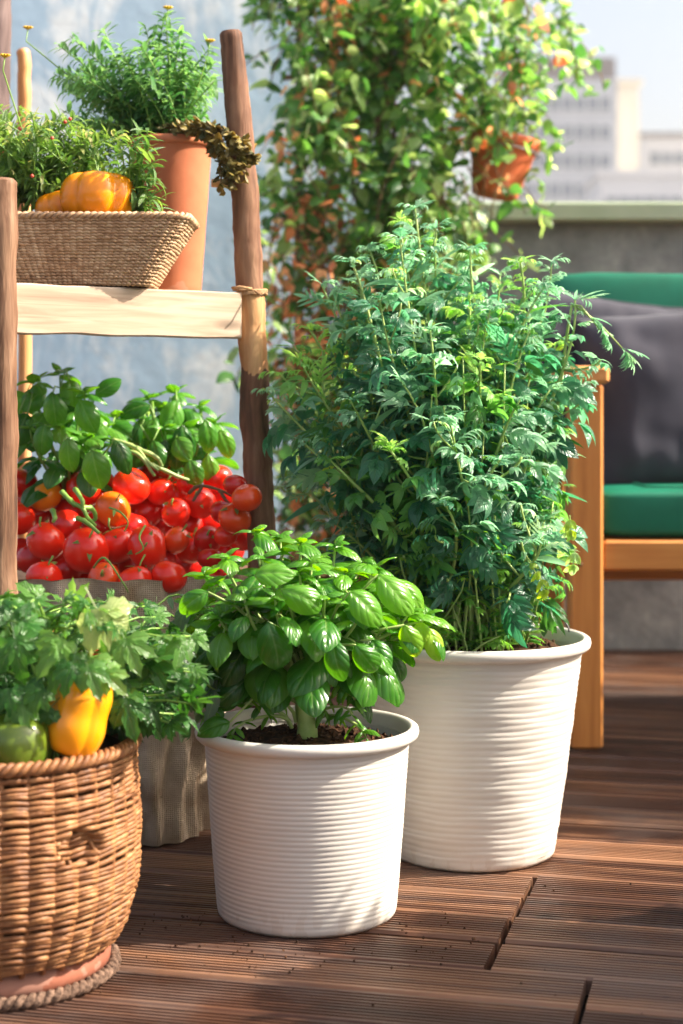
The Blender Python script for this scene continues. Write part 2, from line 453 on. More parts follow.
# ------------------------------------------------------------------ mesh building
class MB:
    def __init__(s): s.v = []; s.f = []; s.uv = {}; s.t = []; s.smooth = True
    def add(s, verts, faces, tint=0.5):
        o = len(s.v)
        s.v.extend([tuple(x) for x in verts])
        s.f.extend([tuple(i + o for i in f) for f in faces])
        if isinstance(tint, (int, float)): s.t.extend([tint] * len(verts))
        else: s.t.extend(tint)
    def box(s, c, d, tint=0.5, bev=0.0, rot=None):
        """bevelled box"""
        hx, hy, hz = d[0] / 2, d[1] / 2, d[2] / 2
        if bev <= 0:
            vs_ = [Vector((x * hx, y * hy, z * hz)) for x in (-1, 1) for y in (-1, 1) for z in (-1, 1)]
            fs = [(0, 1, 3, 2), (4, 6, 7, 5), (0, 4, 5, 1), (2, 3, 7, 6), (0, 2, 6, 4), (1, 5, 7, 3)]
        else:
            b = bev
            prof = []
            # rings along z with chamfer
            def ring(ix, iy, z):
                return [Vector((-ix + 0, -iy + b, z)), Vector((-ix + b, -iy, z)), Vector((ix - b, -iy, z)), Vector((ix, -iy + b, z)),
                        Vector((ix, iy - b, z)), Vector((ix - b, iy, z)), Vector((-ix + b, iy, z)), Vector((-ix, iy - b, z))]
            rings = [ring(hx - b, hy - b, -hz), ring(hx, hy, -hz + b), ring(hx, hy, hz - b), ring(hx - b, hy - b, hz)]
            vs_ = [p for r in rings for p in r]
            fs = []
            for k in range(3):
                for i in range(8):
                    j = (i + 1) % 8
                    fs.append((k * 8 + i, k * 8 + j, k * 8 + 8 + j, k * 8 + 8 + i))
            fs.append(tuple(range(7, -1, -1))); fs.append(tuple(range(24, 32)))
        if rot is not None: vs_ = [rot @ p for p in vs_]
        c = Vector(c)
        s.add([p + c for p in vs_], fs, tint)
    def tube(s, path, rad, n=8, caps=True, tint=0.5, jitter=0.0):
        path = [Vector(p) for p in path]
        m = len(path)
        if not hasattr(rad, '__len__'): rad = [rad] * m
        vs_ = []
        up = None
        for i, p in enumerate(path):
            t = (path[min(i + 1, m - 1)] - path[max(i - 1, 0)])
            if t.length < 1e-9: t = Vector((0, 0, 1))
            t.normalize()
            if up is None:
                up = t.orthogonal().normalized()
            else:
                up = (up - t * up.dot(t))
                up = up.normalized() if up.length > 1e-6 else t.orthogonal().normalized()
            w = t.cross(up)
            for k in range(n):
                a = 2 * PI * k / n
                r = rad[i] * (1 + (jitter * mnoise.noise(Vector((math.cos(a) * 2, math.sin(a) * 2, i * 0.9 + path[0].x * 7))) if jitter else 0))
                vs_.append(p + (up * math.cos(a) + w * math.sin(a)) * r)
        fs = []
        for i in range(m - 1):
            for k in range(n):
                j = (k + 1) % n
                fs.append((i * n + k, i * n + j, (i + 1) * n + j, (i + 1) * n + k))
        if caps:
            fs.append(tuple(range(n - 1, -1, -1)))
            fs.append(tuple((m - 1) * n + k for k in range(n)))
        s.add(vs_, fs, tint)
    def lathe(s, prof, n=64, c=(0, 0, 0), rfun=None, close=False, tint=0.5):
        vs_ = []
        for i, (r, z) in enumerate(prof):
            for k in range(n):
                a = 2 * PI * k / n
                rr, zz = (r, z) if rfun is None else rfun(r, z, a, i)
                vs_.append((c[0] + rr * math.cos(a), c[1] + rr * math.sin(a), c[2] + zz))
        fs = []
        m = len(prof)
        for i in range(m - 1):
            for k in range(n):
                j = (k + 1) % n
                fs.append((i * n + k, i * n + j, (i + 1) * n + j, (i + 1) * n + k))
        s.add(vs_, fs, tint)
    def build(s, name, mat, parent=None, loc=(0, 0, 0), smooth=True, angle=None):
        me = bpy.data.meshes.new(name)
        me.from_pydata(s.v, [], s.f)
        me.update()
        if mat: me.materials.append(mat)
        a = me.attributes.new('tint', 'FLOAT', 'POINT')
        a.data.foreach_set('value', np.array(s.t, dtype=np.float32))
        if smooth:
            me.polygons.foreach_set('use_smooth', [True] * len(me.polygons))
            if angle is not None:
                me.set_sharp_from_angle(angle=R_(angle))
        o = bpy.data.objects.new(name, me)
        o.location = loc
        COL.objects.link(o)
        if parent: o.parent = parent
        return o

# ---- leaves
def leaf_tpl(L=1.0, Wd=0.5, nl=6, nw=4, shape=None, fold=0.2, droop=0.3, cup=0.0, pucker=0.0, wav=0.0, twist=0.0, seed=0, base=0.0):
    """grid leaf growing along +Y, up +Z; returns verts (k,3), quads, uv"""
    if shape is None: shape = lambda t: (math.sin(PI * min(1, t ** 0.85)) ** 0.75)
    V = []; UV = []
    for i in range(nl + 1):
        t = i / nl
        w = Wd * 0.5 * max(0.0, shape(t))
        for j in range(nw + 1):
            u = j / nw * 2 - 1
            x = u * w
            ang = droop * t
            y = L * (math.sin(ang) / droop if abs(droop) > 1e-4 else t)
            z = -L * ((1 - math.cos(ang)) / droop if abs(droop) > 1e-4 else 0)
            z += abs(u) * fold * w - cup * u * u * w
            if pucker:
                ph = (t - abs(u) * 0.22) * 4.5 * PI * 2 / 1.5
                z += pucker * abs(math.sin(ph * 0.5)) * (1 - abs(u) ** 3) * (1 if abs(u) > 0.05 else 0) * Wd
            if wav:
                z += wav * Wd * math.sin(t * 9 + seed + (2 if u > 0 else 0)) * abs(u) ** 2
            x += twist * math.sin(t * 2.5) * Wd
            V.append((x, y + base, z)); UV.append((j / nw, t))
    Q = []
    for i in range(nl):
        for j in range(nw):
            a = i * (nw + 1) + j
            Q.append((a, a + 1, a + nw + 2, a + nw + 1))
    return np.array(V), np.array(Q), np.array(UV)

def combine(parts):
    V = []; Q = []; U = []; o = 0
    for v, q, u in parts:
        V.append(v); Q.append(q + o); U.append(u); o += len(v)
    return np.vstack(V), np.vstack(Q), np.vstack(U)

def rotz(v, a):
    c, s_ = math.cos(a), math.sin(a)
    o = v.copy(); o[:, 0] = v[:, 0] * c - v[:, 1] * s_; o[:, 1] = v[:, 0] * s_ + v[:, 1] * c
    return o

def pinnate_tpl(rs, pairs=3, Wl=0.16, droop=0.5, spread=0.75, lobeL=0.42, term=0.5):
    parts = []
    rach = 0.62
    def at(t):
        ang = droop * t
        return (math.sin(ang) / droop, -(1 - math.cos(ang)) / droop, ang)
    for k in range(pairs):
        t = rach * (0.35 + 0.65 * k / max(1, pairs - 1)) if pairs > 1 else rach * 0.6
        y, z, ang = at(t)
        for sgn in (-1, 1):
            ll = lobeL * (0.75 + 0.4 * math.sin(PI * (k + 0.8) / (pairs + 0.4))) * rs.uniform(0.85, 1.15)
            v, q, u = leaf_tpl(ll, Wl * rs.uniform(0.8, 1.2), 4, 2, lambda t: math.sin(PI * min(1, (t * 0.93 + 0.07)) ** 0.8) ** 0.8, fold=0.35, droop=droop * rs.uniform(0.8, 1.6), twist=rs.uniform(-0.1, 0.1))
            v = rotz(v, -sgn * (spread + rs.uniform(-0.15, 0.15)))
            # pitch by ang
            c, s_ = math.cos(ang), math.sin(ang)
            y2 = v[:, 1] * c + v[:, 2] * s_; z2 = -v[:, 1] * s_ + v[:, 2] * c
            v = np.stack([v[:, 0], y2 + y, z2 + z], 1)
            parts.append((v, q, u))
    y, z, ang = at(rach)
    v, q, u = leaf_tpl(term, Wl * 1.3, 5, 2, lambda t: math.sin(PI * min(1, (t * 0.95 + 0.05)) ** 0.75) ** 0.8, fold=0.35, droop=droop * 1.2)
    c, s_ = math.cos(ang), math.sin(ang)
    v = np.stack([v[:, 0], v[:, 1] * c + v[:, 2] * s_ + y, -v[:, 1] * s_ + v[:, 2] * c + z], 1)
    parts.append((v, q, u))
    v, q, u = leaf_tpl(rach, 0.045, 3, 1, lambda t: 1, fold=0, droop=droop * rach)
    parts.append((v, q, u))
    return combine(parts)

def palmate_tpl(rs, lobes=5, Wl=0.34, droop=0.5, spread=1.35):
    """deeply cut, toothed fan-shaped leaf"""
    parts = []
    for k in range(lobes):
        a = (k / (lobes - 1) - 0.5) * 2 * spread
        ll = (1.0 - 0.38 * abs(a) / spread) * rs.uniform(0.9, 1.1)
        sh = lambda t: (0.25 + 0.75 * math.sin(PI * min(1, t) ** 1.3)) * (1 - t ** 6) * (1 + 0.28 * math.sin(t * 19))
        v, q, u = leaf_tpl(ll, Wl * rs.uniform(0.85, 1.15), 8, 2, sh, fold=0.3, droop=droop * rs.uniform(0.7, 1.5))
        v[:, 2] += 0.012 * k
        parts.append((rotz(v, -a), q, u))
    v, q, u = leaf_tpl(0.5, 0.03, 2, 1, lambda t: 1, fold=0, droop=-0.3)
    v[:, 1] = -v[:, 1]
    parts.append((v, q, u))
    return combine(parts)

def frame(d, up=Vector((0, 0, 1)), roll=0.0):
    d = Vector(d).normalized()
    x = d.cross(up)
    if x.length < 1e-3: x = Vector((1, 0, 0))
    x.normalize()
    z = x.cross(d).normalized()
    if roll:
        c, s_ = math.cos(roll), math.sin(roll)
        x, z = x * c + z * s_, z * c - x * s_
    return np.array([[x.x, d.x, z.x], [x.y, d.y, z.y], [x.z, d.z, z.z]])

class Leaves:
    def __init__(s, tpls): s.tpls = tpls; s.V = []; s.Q = []; s.U = []; s.T = []; s.o = 0; s.n = 0
    def add(s, pos, d, size, tint, tpl=None, up=Vector((0, 0, 1)), roll=0.0, wscale=1.0):
        v, q, u = s.tpls[random.randrange(len(s.tpls)) if tpl is None else tpl]
        Rm = frame(d, up, roll)
        vv = v * np.array([size * wscale, size, size])
        s.V.append(vv @ Rm.T + np.array(pos)); s.Q.append(q + s.o); s.U.append(u)
        s.T.append(np.full(len(v), tint)); s.o += len(v); s.n += 1
    def build(s, name, mat, parent=None):
        V = np.vstack(s.V).astype(np.float32); Q = np.vstack(s.Q).astype(np.int32); U = np.vstack(s.U).astype(np.float32); T = np.concatenate(s.T).astype(np.float32)
        me = bpy.data.meshes.new(name)
        me.vertices.add(len(V)); me.vertices.foreach_set('co', V.ravel())
        me.loops.add(Q.size); me.loops.foreach_set('vertex_index', Q.ravel())
        me.polygons.add(len(Q)); me.polygons.foreach_set('loop_start', np.arange(0, Q.size, 4, dtype=np.int32))
        me.polygons.foreach_set('loop_total', np.full(len(Q), 4, dtype=np.int32))
        me.update(calc_edges=True)
        me.polygons.foreach_set('use_smooth', np.ones(len(Q), dtype=bool))
        ul = me.uv_layers.new(name='UVMap')
        ul.data.foreach_set('uv', U[Q.ravel()].ravel())
        a = me.attributes.new('tint', 'FLOAT', 'POINT'); a.data.foreach_set('value', T)
        me.materials.append(mat)
        o = bpy.data.objects.new(name, me); COL.objects.link(o)
        if parent:
            o.parent = parent; o.location = -parent.location
        return o

def rel(o, parent):
    """part built in world coordinates under an unrotated parent"""
    o.parent = parent; o.location = Vector(o.location) - parent.location
    return o

def rnd(a, b): return random.uniform(a, b)
def rvec(s=1.0): return Vector((rnd(-s, s), rnd(-s, s), rnd(-s, s)))
def bez(a, b, c, d, n):
    out = []
    for i in range(n + 1):
        t = i / n; s_ = 1 - t
        out.append(a * s_ ** 3 + b * 3 * s_ * s_ * t + c * 3 * s_ * t * t + d * t ** 3)
    return out

# ================================================================== STRUCTURE: deck
DU = Vector((1, 0, 0)); DV = Vector((0, 1, 0))
mb = MB()
NG = 10
rows = range(-14, 42)
v_base = 2.332
prof = []
wb, gap = 0.0935, 0.0065
e = 0.0035
prof.append((0, -0.02)); prof.append((0, -e)); prof.append((e, 0))
gw = (wb - 2 * e) / NG
for g in range(NG):
    s0 = e + g * gw
    if g > 0:
        prof.append((s0 - gw * 0.27, 0)); prof.append((s0 - gw * 0.17, -0.0050)); prof.append((s0 + gw * 0.17, -0.0050)); prof.append((s0 + gw * 0.27, 0))
prof.append((wb - e, 0)); prof.append((wb, -e)); prof.append((wb, -0.02))
for r in rows:
    v0 = v_base + r * 0.1
    if r in (-1, -2, -3, -4): js = [-2.4, -0.294 + 0.002 * r, 1.62]
    elif r in (-5, -6): js = [-1.9, -0.184, 1.9]
    else:
        random.seed(r * 7 + 100)
        b0 = rnd(0.9, 2.0) if r < 2 else rnd(-0.5, 1.4)
        js = [b0 - 4.2, b0 - 2.1, b0, b0 + 2.1]
        js = [j for j in js if not (r < 2 and -0.6 < j < 0.6)]
    js = [-4.5] + sorted(js) + [5.5]
    for a, b in zip(js[:-1], js[1:]):
        a2, b2 = a + 0.0045, b - 0.0045
        n = max(2, int((b2 - a2) / 0.15))
        t = rnd(0, 1); dz = rnd(-0.0018, 0.0018); tilt = rnd(-0.0012, 0.0012)
        vs_ = []
        for i in range(n + 1):
            u = a2 + (b2 - a2) * i / n
            wob = 0.0008 * mnoise.noise(Vector((u * 1.3, r * 3.1, 0)))
            for (pv, pz) in prof:
                p = DU * u + DV * (v0 + pv + wob)
                vs_.append((p.x, p.y, pz + dz + tilt * pv / wb - 0.001))
        m = len(prof)
        fs = [(i * m + k, (i + 1) * m + k, (i + 1) * m + k + 1, i * m + k + 1) for i in range(n) for k in range(m - 1)]
        fs.append(tuple(range(m))); fs.append(tuple(n * m + k for k in range(m - 1, -1, -1)))
        mb.add(vs_, fs, t)
dk = tag(mb.build('deck', M['deck'], smooth=True, angle=25), kind='structure')
dk.rotation_euler = (0, 0, math.atan2(-0.238, 0.971))
mb = MB(); mb.box((0.3, 3.2, -0.12), (9, 6.5, 0.16))
tag(mb.build('roof_slab', M['slab'], smooth=False), kind='structure')
mb = MB(); mb.box((0, 200, -22), (700, 700, 0.5))
tag(mb.build('city_ground', M['ground'], smooth=False), kind='structure')

# ================================================================== wall, parapet
A = Vector((-2.60, 3.86, 0)); B = Vector((0.12, 4.42, 0))
dirw = (B - A).normalized(); nw = Vector((dirw.y, -dirw.x, 0))
L = (B - A).length
mb = MB()
nx, nz = 90, 80
H = 3.0
vs_ = []
for i in range(nx + 1):
    for j in range(nz + 1):
        s_ = L * i / nx; z = -0.04 + (H + 0.04) * j / nz
        d = 0.004 * mnoise.noise(Vector((s_ * 3, z * 3, 0))) + 0.0012 * mnoise.noise(Vector((s_ * 11, z * 11, 4)))
        p = A + dirw * s_ + nw * d
        vs_.append((p.x, p.y, z))
fs = [(i * (nz + 1) + j, (i + 1) * (nz + 1) + j, (i + 1) * (nz + 1) + j + 1, i * (nz + 1) + j + 1) for i in range(nx) for j in range(nz)]
o0 = len(vs_)
for i in (0, nx):
    for j in (0, nz):
        p = A + dirw * (L * i / nx) - nw * 0.2
        vs_.append((p.x, p.y, -0.04 + (H + 0.04) * (j / nz)))
bl, tl, br, tr_ = o0, o0 + 1, o0 + 2, o0 + 3
c00, c01, c10, c11 = 0, nz, nx * (nz + 1), nx * (nz + 1) + nz
fs += [(bl, tl, tr_, br), (c00, c01, tl, bl), (c10, br, tr_, c11), (c01, c11, tr_, tl), (c00, bl, br, c10)]
mb.add(vs_, fs)
w = mb.build('plaster_wall', M['plaster'], angle=40)
tag(w, 'pale blue plaster wall with white patches, part flaking, part sun dapples put into the colour, behind the rustic shelf', 'wall')

par = empty('parapet_wall', (1.7, 4.52, 0), 'low grey concrete parapet with a pale green cap, behind the bench', 'parapet')
mb = MB()
nx, nz = 60, 20
vs_ = []
for i in range(nx + 1):
    for j in range(nz + 1):
        x = -1.55 + 4.0 * i / nx; z = -0.04 + 1.15 * j / nz
        vs_.append((x, -0.08 + 0.004 * mnoise.noise(Vector((x * 4, z * 4, 2))), z))
fs = [(i * (nz + 1) + j, (i + 1) * (nz + 1) + j, (i + 1) * (nz + 1) + j + 1, i * (nz + 1) + j + 1) for i in range(nx) for j in range(nz)]
mb.add(vs_, fs)
mb.box((0.45, 0.03, 0.535), (3.99, 0.2, 1.145))
mb.build('concrete_face', M['concrete'], par, angle=40)
mb = MB(); mb.box((0.45, 0.02, 1.137), (4.1, 0.31, 0.05), bev=0.006)
mb.build('cap', M['cap'], par, angle=30)

# ================================================================== city
def building(px0, px1, ytop, Y, depth, label, mats, floors, win=True, topband=None, zb=-21.75, bays=6, winrows=None):
    p0, p1 = P(px0, ytop, Y), P(px1, ytop, Y)
    wdt = p1.x - p0.x; top = p0.z
    e_ = empty('office_building', ((p0.x + p1.x) / 2, Y, zb), label, 'building')
    mb = MB(); mb.box((0, depth / 2, (top - zb) / 2), (wdt, depth, top - zb))
    mb.build('wall', mats[0], e_, smooth=False)
    if topband:
        h = topband * Y / F
        mb = MB(); mb.box((0, depth / 2, top - zb + h / 2), (wdt * 0.98, depth * 0.98, h))
        mb.build('roof_storey', M['b_top'], e_, smooth=False)
    else:
        mb = MB(); mb.box((0, depth / 2, top - zb + 0.25), (wdt + 0.8, depth + 0.8, 0.5))
        mb.build('roof', M['b_top'] if depth > 25 else mats[0], e_, smooth=False)
    if win:
        for r_ in range(floors):
            zc = top - zb - 2.6 - r_ * 3.05
            f_ = MB(); f_.box((0, -0.06, zc), (wdt * 0.9, 0.12, 1.75))
            fo = f_.build('window_band', M['b_frame'], e_, smooth=False)
            g = MB()
            bw = wdt * 0.9 / bays
            for k in range(bays):
                g.box((-wdt * 0.45 + bw * (k + 0.5), -0.13, zc), (bw * 0.86, 0.03, 1.5))
            g.build('pane', M['b_win'], fo, smooth=False)
    return e_
building(505, 617, 79, 180, 14, 'pale grey office block with rows of windows and a brown top storey', [M['b_wall']], 9, topband=22, bays=8)
building(618, 639, 84, 186, 10, 'narrow cream tower beside the grey office block', [M['b_beige']], 0, win=False)
building(641, 800, 137, 205, 30, 'long low light grey building at the right, beyond the parapet', [M['b_low']], 6, bays=12)
building(600, 700, 176, 150, 9, 'lowest flat-roofed pale building, just above the parapet cap', [M['b_low']], 4, bays=7)

hz_m = bpy.data.materials.new('haze'); hz_m.use_nodes = True
hn = hz_m.node_tree; hn.nodes.clear()
ho = hn.nodes.new('ShaderNodeOutputMaterial'); hv = hn.nodes.new('ShaderNodeVolumePrincipled')
hv.inputs['Color'].default_value = (0.95, 0.95, 0.96, 1); hv.inputs['Density'].default_value = 0.0011; hv.inputs['Anisotropy'].default_value = 0.2
hn.links.new(hv.outputs[0], ho.inputs['Volume'])
mb = MB(); mb.box((0, 200, 10), (740, 740, 66.6))
tag(mb.build('haze', hz_m, smooth=False), kind='stuff')

# ================================================================== white ribbed pots
def ribbed_pot(loc, r0, r1, h, ribs, lip, amp, label, wob=0.0):
    t = empty('ribbed_pot', loc, label, 'plant pot', 'white ribbed plant pots')
    mb = MB()
    prof = [(0.001, 0.004), (r0 - 0.010, 0.003), (r0 - 0.004, 0.0), (r0 - 0.001, 0.004)]
    hb = h - lip
    per = 7
    for i in range(ribs * per + 1):
        tt = i / (ribs * per)
        z = 0.008 + (hb - 0.008) * tt
        r = r0 + (r1 - r0) * (tt ** 0.9)
        rr = r + amp * (abs(math.cos(PI * i / per)) ** 1.0 - 0.5) * (1 if tt > 0.02 else 0.3)
        prof.append((rr, z))
    def rf(r, z, a, i):
        w_ = wob * mnoise.noise(Vector((math.cos(a) * 2.5, math.sin(a) * 2.5, z * 60)))
        return r * (1 + 0.004 * math.sin(2 * a + 1)) + w_ * 0.6, z + w_ * 0.9 * (1 if 0.01 < z < hb - 0.004 else 0)
    mb.lathe(prof, 160, rfun=rf)
    mb.build('body', M['white'], t)
    # rolled rim + inner wall
    mb = MB()
    R = r1 + 0.0095
    rp = [(r1 - 0.004, hb - 0.003), (R - 0.001, hb), (R + 0.002, hb + 0.003), (R + 0.003, hb + lip * 0.5), (R + 0.002, hb + lip * 0.8), (R - 0.001, h - 0.001), (R - 0.005, h), (R - 0.008, h - 0.0015), (R - 0.011, h - 0.005), (r1 - 0.006, h - 0.05), (r1 - 0.02, h - 0.10)]
    def rf2(r, z, a, i): return r * (1 + 0.004 * math.sin(2 * a + 1)), z
    mb.lathe(rp, 128, rfun=rf2)
    mb.build('rim', M['white'], t)
    return t

def soil_disc(parent, r, z, dome=0.012, seed=0, clumps=260, cs=0.004, sq=1.0):
    mb = MB()
    nr, na = 26, 72
    vs_ = [(0, 0, z + dome)]; fs = []
    for i in range(1, nr + 1):
        rr = r * i / nr
        for k in range(na):
            a = 2 * PI * k / na
            x, y = rr * math.cos(a), rr * math.sin(a) * sq
            zz = z + dome * (1 - (i / nr) ** 2) + 0.006 * mnoise.noise(Vector((x * 40, y * 40, seed))) + 0.004 * mnoise.noise(Vector((x * 110, y * 110, seed)))
            vs_.append((x, y, zz))
    for k in range(na): fs.append((0, 1 + k, 1 + (k + 1) % na))
    for i in range(nr - 1):
        for k in range(na):
            j = (k + 1) % na
            fs.append((1 + i * na + k, 1 + (i + 1) * na + k, 1 + (i + 1) * na + j, 1 + i * na + j))
    mb.add(vs_, fs)
    random.seed(seed + 5)
    for _ in range(clumps):
        a = rnd(0, 2 * PI); rr = r * math.sqrt(rnd(0, 0.92))
        c = Vector((rr * math.cos(a), rr * math.sin(a) * sq, z + dome * (1 - (rr / r) ** 2) + 0.002))
        s_ = cs * rnd(0.4, 1.3)
        pts = [c + Vector((x, y, zz)) * s_ + rvec(s_ * 0.4) for x, y, zz in ((1, 0, 0), (-1, 0, 0), (0, 1, 0), (0, -1, 0), (0, 0, 1), (0, 0, -1))]
        mb.add(pts, [(0, 2, 4), (2, 1, 4), (1, 3, 4), (3, 0, 4), (2, 0, 5), (1, 2, 5), (3, 1, 5), (0, 3, 5)])
    return mb.build('soil', M['soil'], parent, angle=50)

SP = Vector((-0.0438, 2.162, 0)); BP = Vector((0.187, 2.455, 0))
sp = ribbed_pot(SP, 0.1135, 0.1295, 0.238, 34, 0.0155, 0.0006, 'smaller white ribbed pot in front, holding the bright green basil', wob=0.0006)
soil_disc(sp, 0.119, 0.212, seed=1)
bp = ribbed_pot(BP, 0.1200, 0.1590, 0.311, 34, 0.0165, 0.0006, 'larger white ribbed pot at the back, holding the tall bushy herb', wob=0.0028)
soil_disc(bp, 0.146, 0.288, seed=2, clumps=380, dome=0.02)

# thin wire hoop in the large pot
mb = MB()
pts = []
c = BP + Vector((0.095, 0.03, 0.318))
for i in range(25):
    a = PI * i / 24
    pts.append(c + Vector((0.048 * math.cos(a), -0.02 * math.cos(a), 0.03 * math.sin(a) - 0.004)))
mb.tube(pts, 0.0012, 6)
tag(mb.build('wire_hoop', M['metal']), 'thin bent wire hoop stuck in the soil of the large pot', 'wire')

# ================================================================== basil in the small pot
def basil_shape(t):
    return (math.sin(PI * min(1.0, t) ** 0.80) ** 0.72) * (1 - 0.10 * t) if t < 1 else 0
basil_tpls = []
for k in range(7):
    rs = random.Random(k)
    basil_tpls.append(leaf_tpl(1.0, rs.uniform(0.55, 0.70), 14, 10, basil_shape, fold=rs.uniform(0.10, 0.3), droop=rs.uniform(0.8, 1.7), cup=rs.uniform(0.45, 0.95), pucker=rs.uniform(0.03, 0.055), wav=rs.uniform(0.01, 0.035), seed=k, twist=rs.uniform(-0.08, 0.08)))

def grow_basil(lv, st, root, tips, smin, smax, tint=(0.2, 0.9), pairs=3, stem_r=0.0035, seed=0, base_h=0.05, branch_pts=None, facing=None):
    random.seed(seed)
    for ti, tip in enumerate(tips):
        tip = Vector(tip)
        b0 = root + Vector((rnd(-0.008, 0.008), rnd(-0.008, 0.008), rnd(0.3, 1) * base_h)) if branch_pts is None else Vector(branch_pts[ti % len(branch_pts)])
        out = tip - b0; hor = Vector((out.x, out.y, 0))
        c1 = b0 + hor * 0.25 + Vector((0, 0, out.z * 0.35)); c2 = tip - Vector((0, 0, abs(out.z) * 0.35)) - hor * 0.1
        pth = bez(b0, c1, c2, tip, 9)
        st.tube(pth, [stem_r * (1.15 - 0.65 * i / 9) for i in range(10)], 7)
        ph = rnd(0, PI)
        # leaf pairs down the stem
        for k in range(pairs):
            f = 1 - (k + 0.6) / (pairs + 1.2)
            idx = f * 9; i0 = int(idx)
            p = pth[i0].lerp(pth[min(9, i0 + 1)], idx - i0)
            tdir = (pth[min(9, i0 + 1)] - pth[max(0, i0 - 1)]).normalized()
            ax = tdir.orthogonal().normalized(); bx = tdir.cross(ax)
            ph += PI / 2
            for s_ in (0, PI):
                a = ph + s_ + rnd(-0.25, 0.25)
                d = (ax * math.cos(a) + bx * math.sin(a)) * 1.0 + tdir * rnd(0.05, 0.5)
                if d.z < 0.0: d.z *= 0.4
                sz = (smin + (smax - smin) * min(1, (k + 1.1) / pairs)) * rnd(0.75, 1.12)
                pl = sz * 0.22
                q = p + d.normalized() * pl
                st.tube([p, p.lerp(q, 0.5) + Vector((0, 0, 0.003)), q], [stem_r * 0.45] * 3, 5, caps=False)
                hgt = (p.z - root.z) / max(0.01, (tip.z - root.z))
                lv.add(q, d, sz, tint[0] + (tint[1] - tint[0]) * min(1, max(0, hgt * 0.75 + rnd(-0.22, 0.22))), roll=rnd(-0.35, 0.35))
        # rosette
        for k in range(5):
            a = ph + k * PI * 0.62
            el = 0.15 + 0.24 * k
            d = Vector((math.cos(a) * math.cos(el), math.sin(a) * math.cos(el), math.sin(el)))
            sz = smin * (1.0 - 0.11 * k) * rnd(0.85, 1.1)
            lv.add(tip + Vector((0, 0, 0.001 * k)), d, sz, min(0.88, tint[1] * rnd(0.7, 1.02)), roll=rnd(-0.2, 0.2))

root = SP + Vector((0.0, -0.01, 0.222))
bs = empty('basil_plant', (root.x, root.y, 0.215), 'bright green basil with drooping glossy leaves in the smaller white pot', 'basil plant')
lv = Leaves(basil_tpls); st = MB()
trunk = [root + Vector((-0.002, 0, -0.02)), root + Vector((0, 0, 0.012)), root + Vector((-0.003, 0.0, 0.04)), root + Vector((0.001, 0, 0.075)), root + Vector((0.004, 0, 0.12))]
st.tube(trunk, [0.0155, 0.0125, 0.0115, 0.0105, 0.006], 12, jitter=0.25)
# explicit tips from the photograph's silhouette, some nearer some farther
tp = []
for (px, py, dy) in [(255, 535, 0.05), (205, 578, 0.0), (225, 560, -0.04), (262, 560, -0.06), (300, 545, -0.02), (335, 548, 0.03), (300, 575, -0.09), (345, 575, -0.07), (375, 570, 0.02), (385, 590, -0.03), (325, 600, -0.11),
                     (408, 615, -0.02), (425, 618, 0.02), (235, 605, -0.08), (190, 605, 0.04), (275, 600, -0.11), (280, 540, 0.08), (320, 560, 0.09), (360, 565, 0.09), (230, 570, 0.09), (200, 600, 0.09), (400, 600, 0.08), (360, 612, -0.10), (215, 640, -0.03), (190, 650, 0.02)]:
    tp.append(P(px, py, SP.y + dy))
random.seed(91)
for k in range(12):
    a = rnd(0, PI); rr = rnd(0.2, 0.95)
    tp.append(P(308 + 115 * rr * math.cos(a), 645 - 88 * rr * math.sin(a) , SP.y + rnd(-0.13, 0.11)))
bps = [trunk[2], trunk[3], trunk[3], trunk[4], trunk[2]]
grow_basil(lv, st, root, tp, 0.044, 0.072, (0.02, 0.76), pairs=3, seed=4, branch_pts=bps, stem_r=0.003)
# big hand-placed leaves seen at the front
for (px, py, dy, dx, dz, sz, ti) in [(268, 622, -0.13, 0.25, -1.0, 0.068, 0.42), (333, 640, -0.14, 0.1, -1.0, 0.056, 0.36), (355, 645, -0.13, 0.5, -0.8, 0.05, 0.5), (208, 592, -0.10, -0.9, -0.45, 0.05, 0.55), (255, 575, -0.12, 0.7, 0.2, 0.05, 0.7),
                                     (282, 590, -0.13, 0.9, -0.2, 0.058, 0.68), (350, 592, -0.12, 0.9, -0.5, 0.06, 0.7), (372, 640, -0.07, 0.5, -0.8, 0.05, 0.45), (404, 625, -0.05, 0.3, -1.0, 0.052, 0.9), (428, 628, -0.01, 0.5, -0.7, 0.05, 0.98), (420, 622, -0.02, 0.2, -1, 0.04, 0.95),
                                     (225, 640, -0.06, -0.8, -0.35, 0.06, 0.2), (212, 665, -0.04, -0.7, -0.5, 0.055, 0.15), (243, 650, -0.05, -0.5, -0.7, 0.055, 0.12), (245, 680, -0.05, -0.6, -0.3, 0.05, 0.15), (390, 655, 0.02, 0.5, -0.7, 0.045, 0.2), (378, 575, -0.06, 0.8, -0.5, 0.07, 0.8), (392, 580, 0.0, 0.8, -0.6, 0.066, 0.85),
                                     (230, 722, -0.07, -1.0, -0.1, 0.045, 0.5), (240, 700, -0.03, -0.9, 0.1, 0.05, 0.25), (250, 690, 0.02, -0.4, 0.3, 0.05, 0.1), (340, 690, 0.03, 0.6, 0.1, 0.04, 0.4)]:
    p = P(px, py, SP.y + dy)
    ry = rnd(-0.9, -0.2)
    d = Vector((dx, ry, dz))
    lv.add(p, d, sz, ti, up=Vector((0, -1, 0.5)), roll=rnd(-0.3, 0.3))
    st.tube([p, p.lerp(root + Vector((0, 0, 0.08)), 0.3) + Vector((0, 0, 0.012)), p.lerp(root + Vector((0, 0, 0.08)), 0.75), root + Vector((0, 0, 0.075))], [0.0014, 0.0018, 0.002, 0.0025], 6)
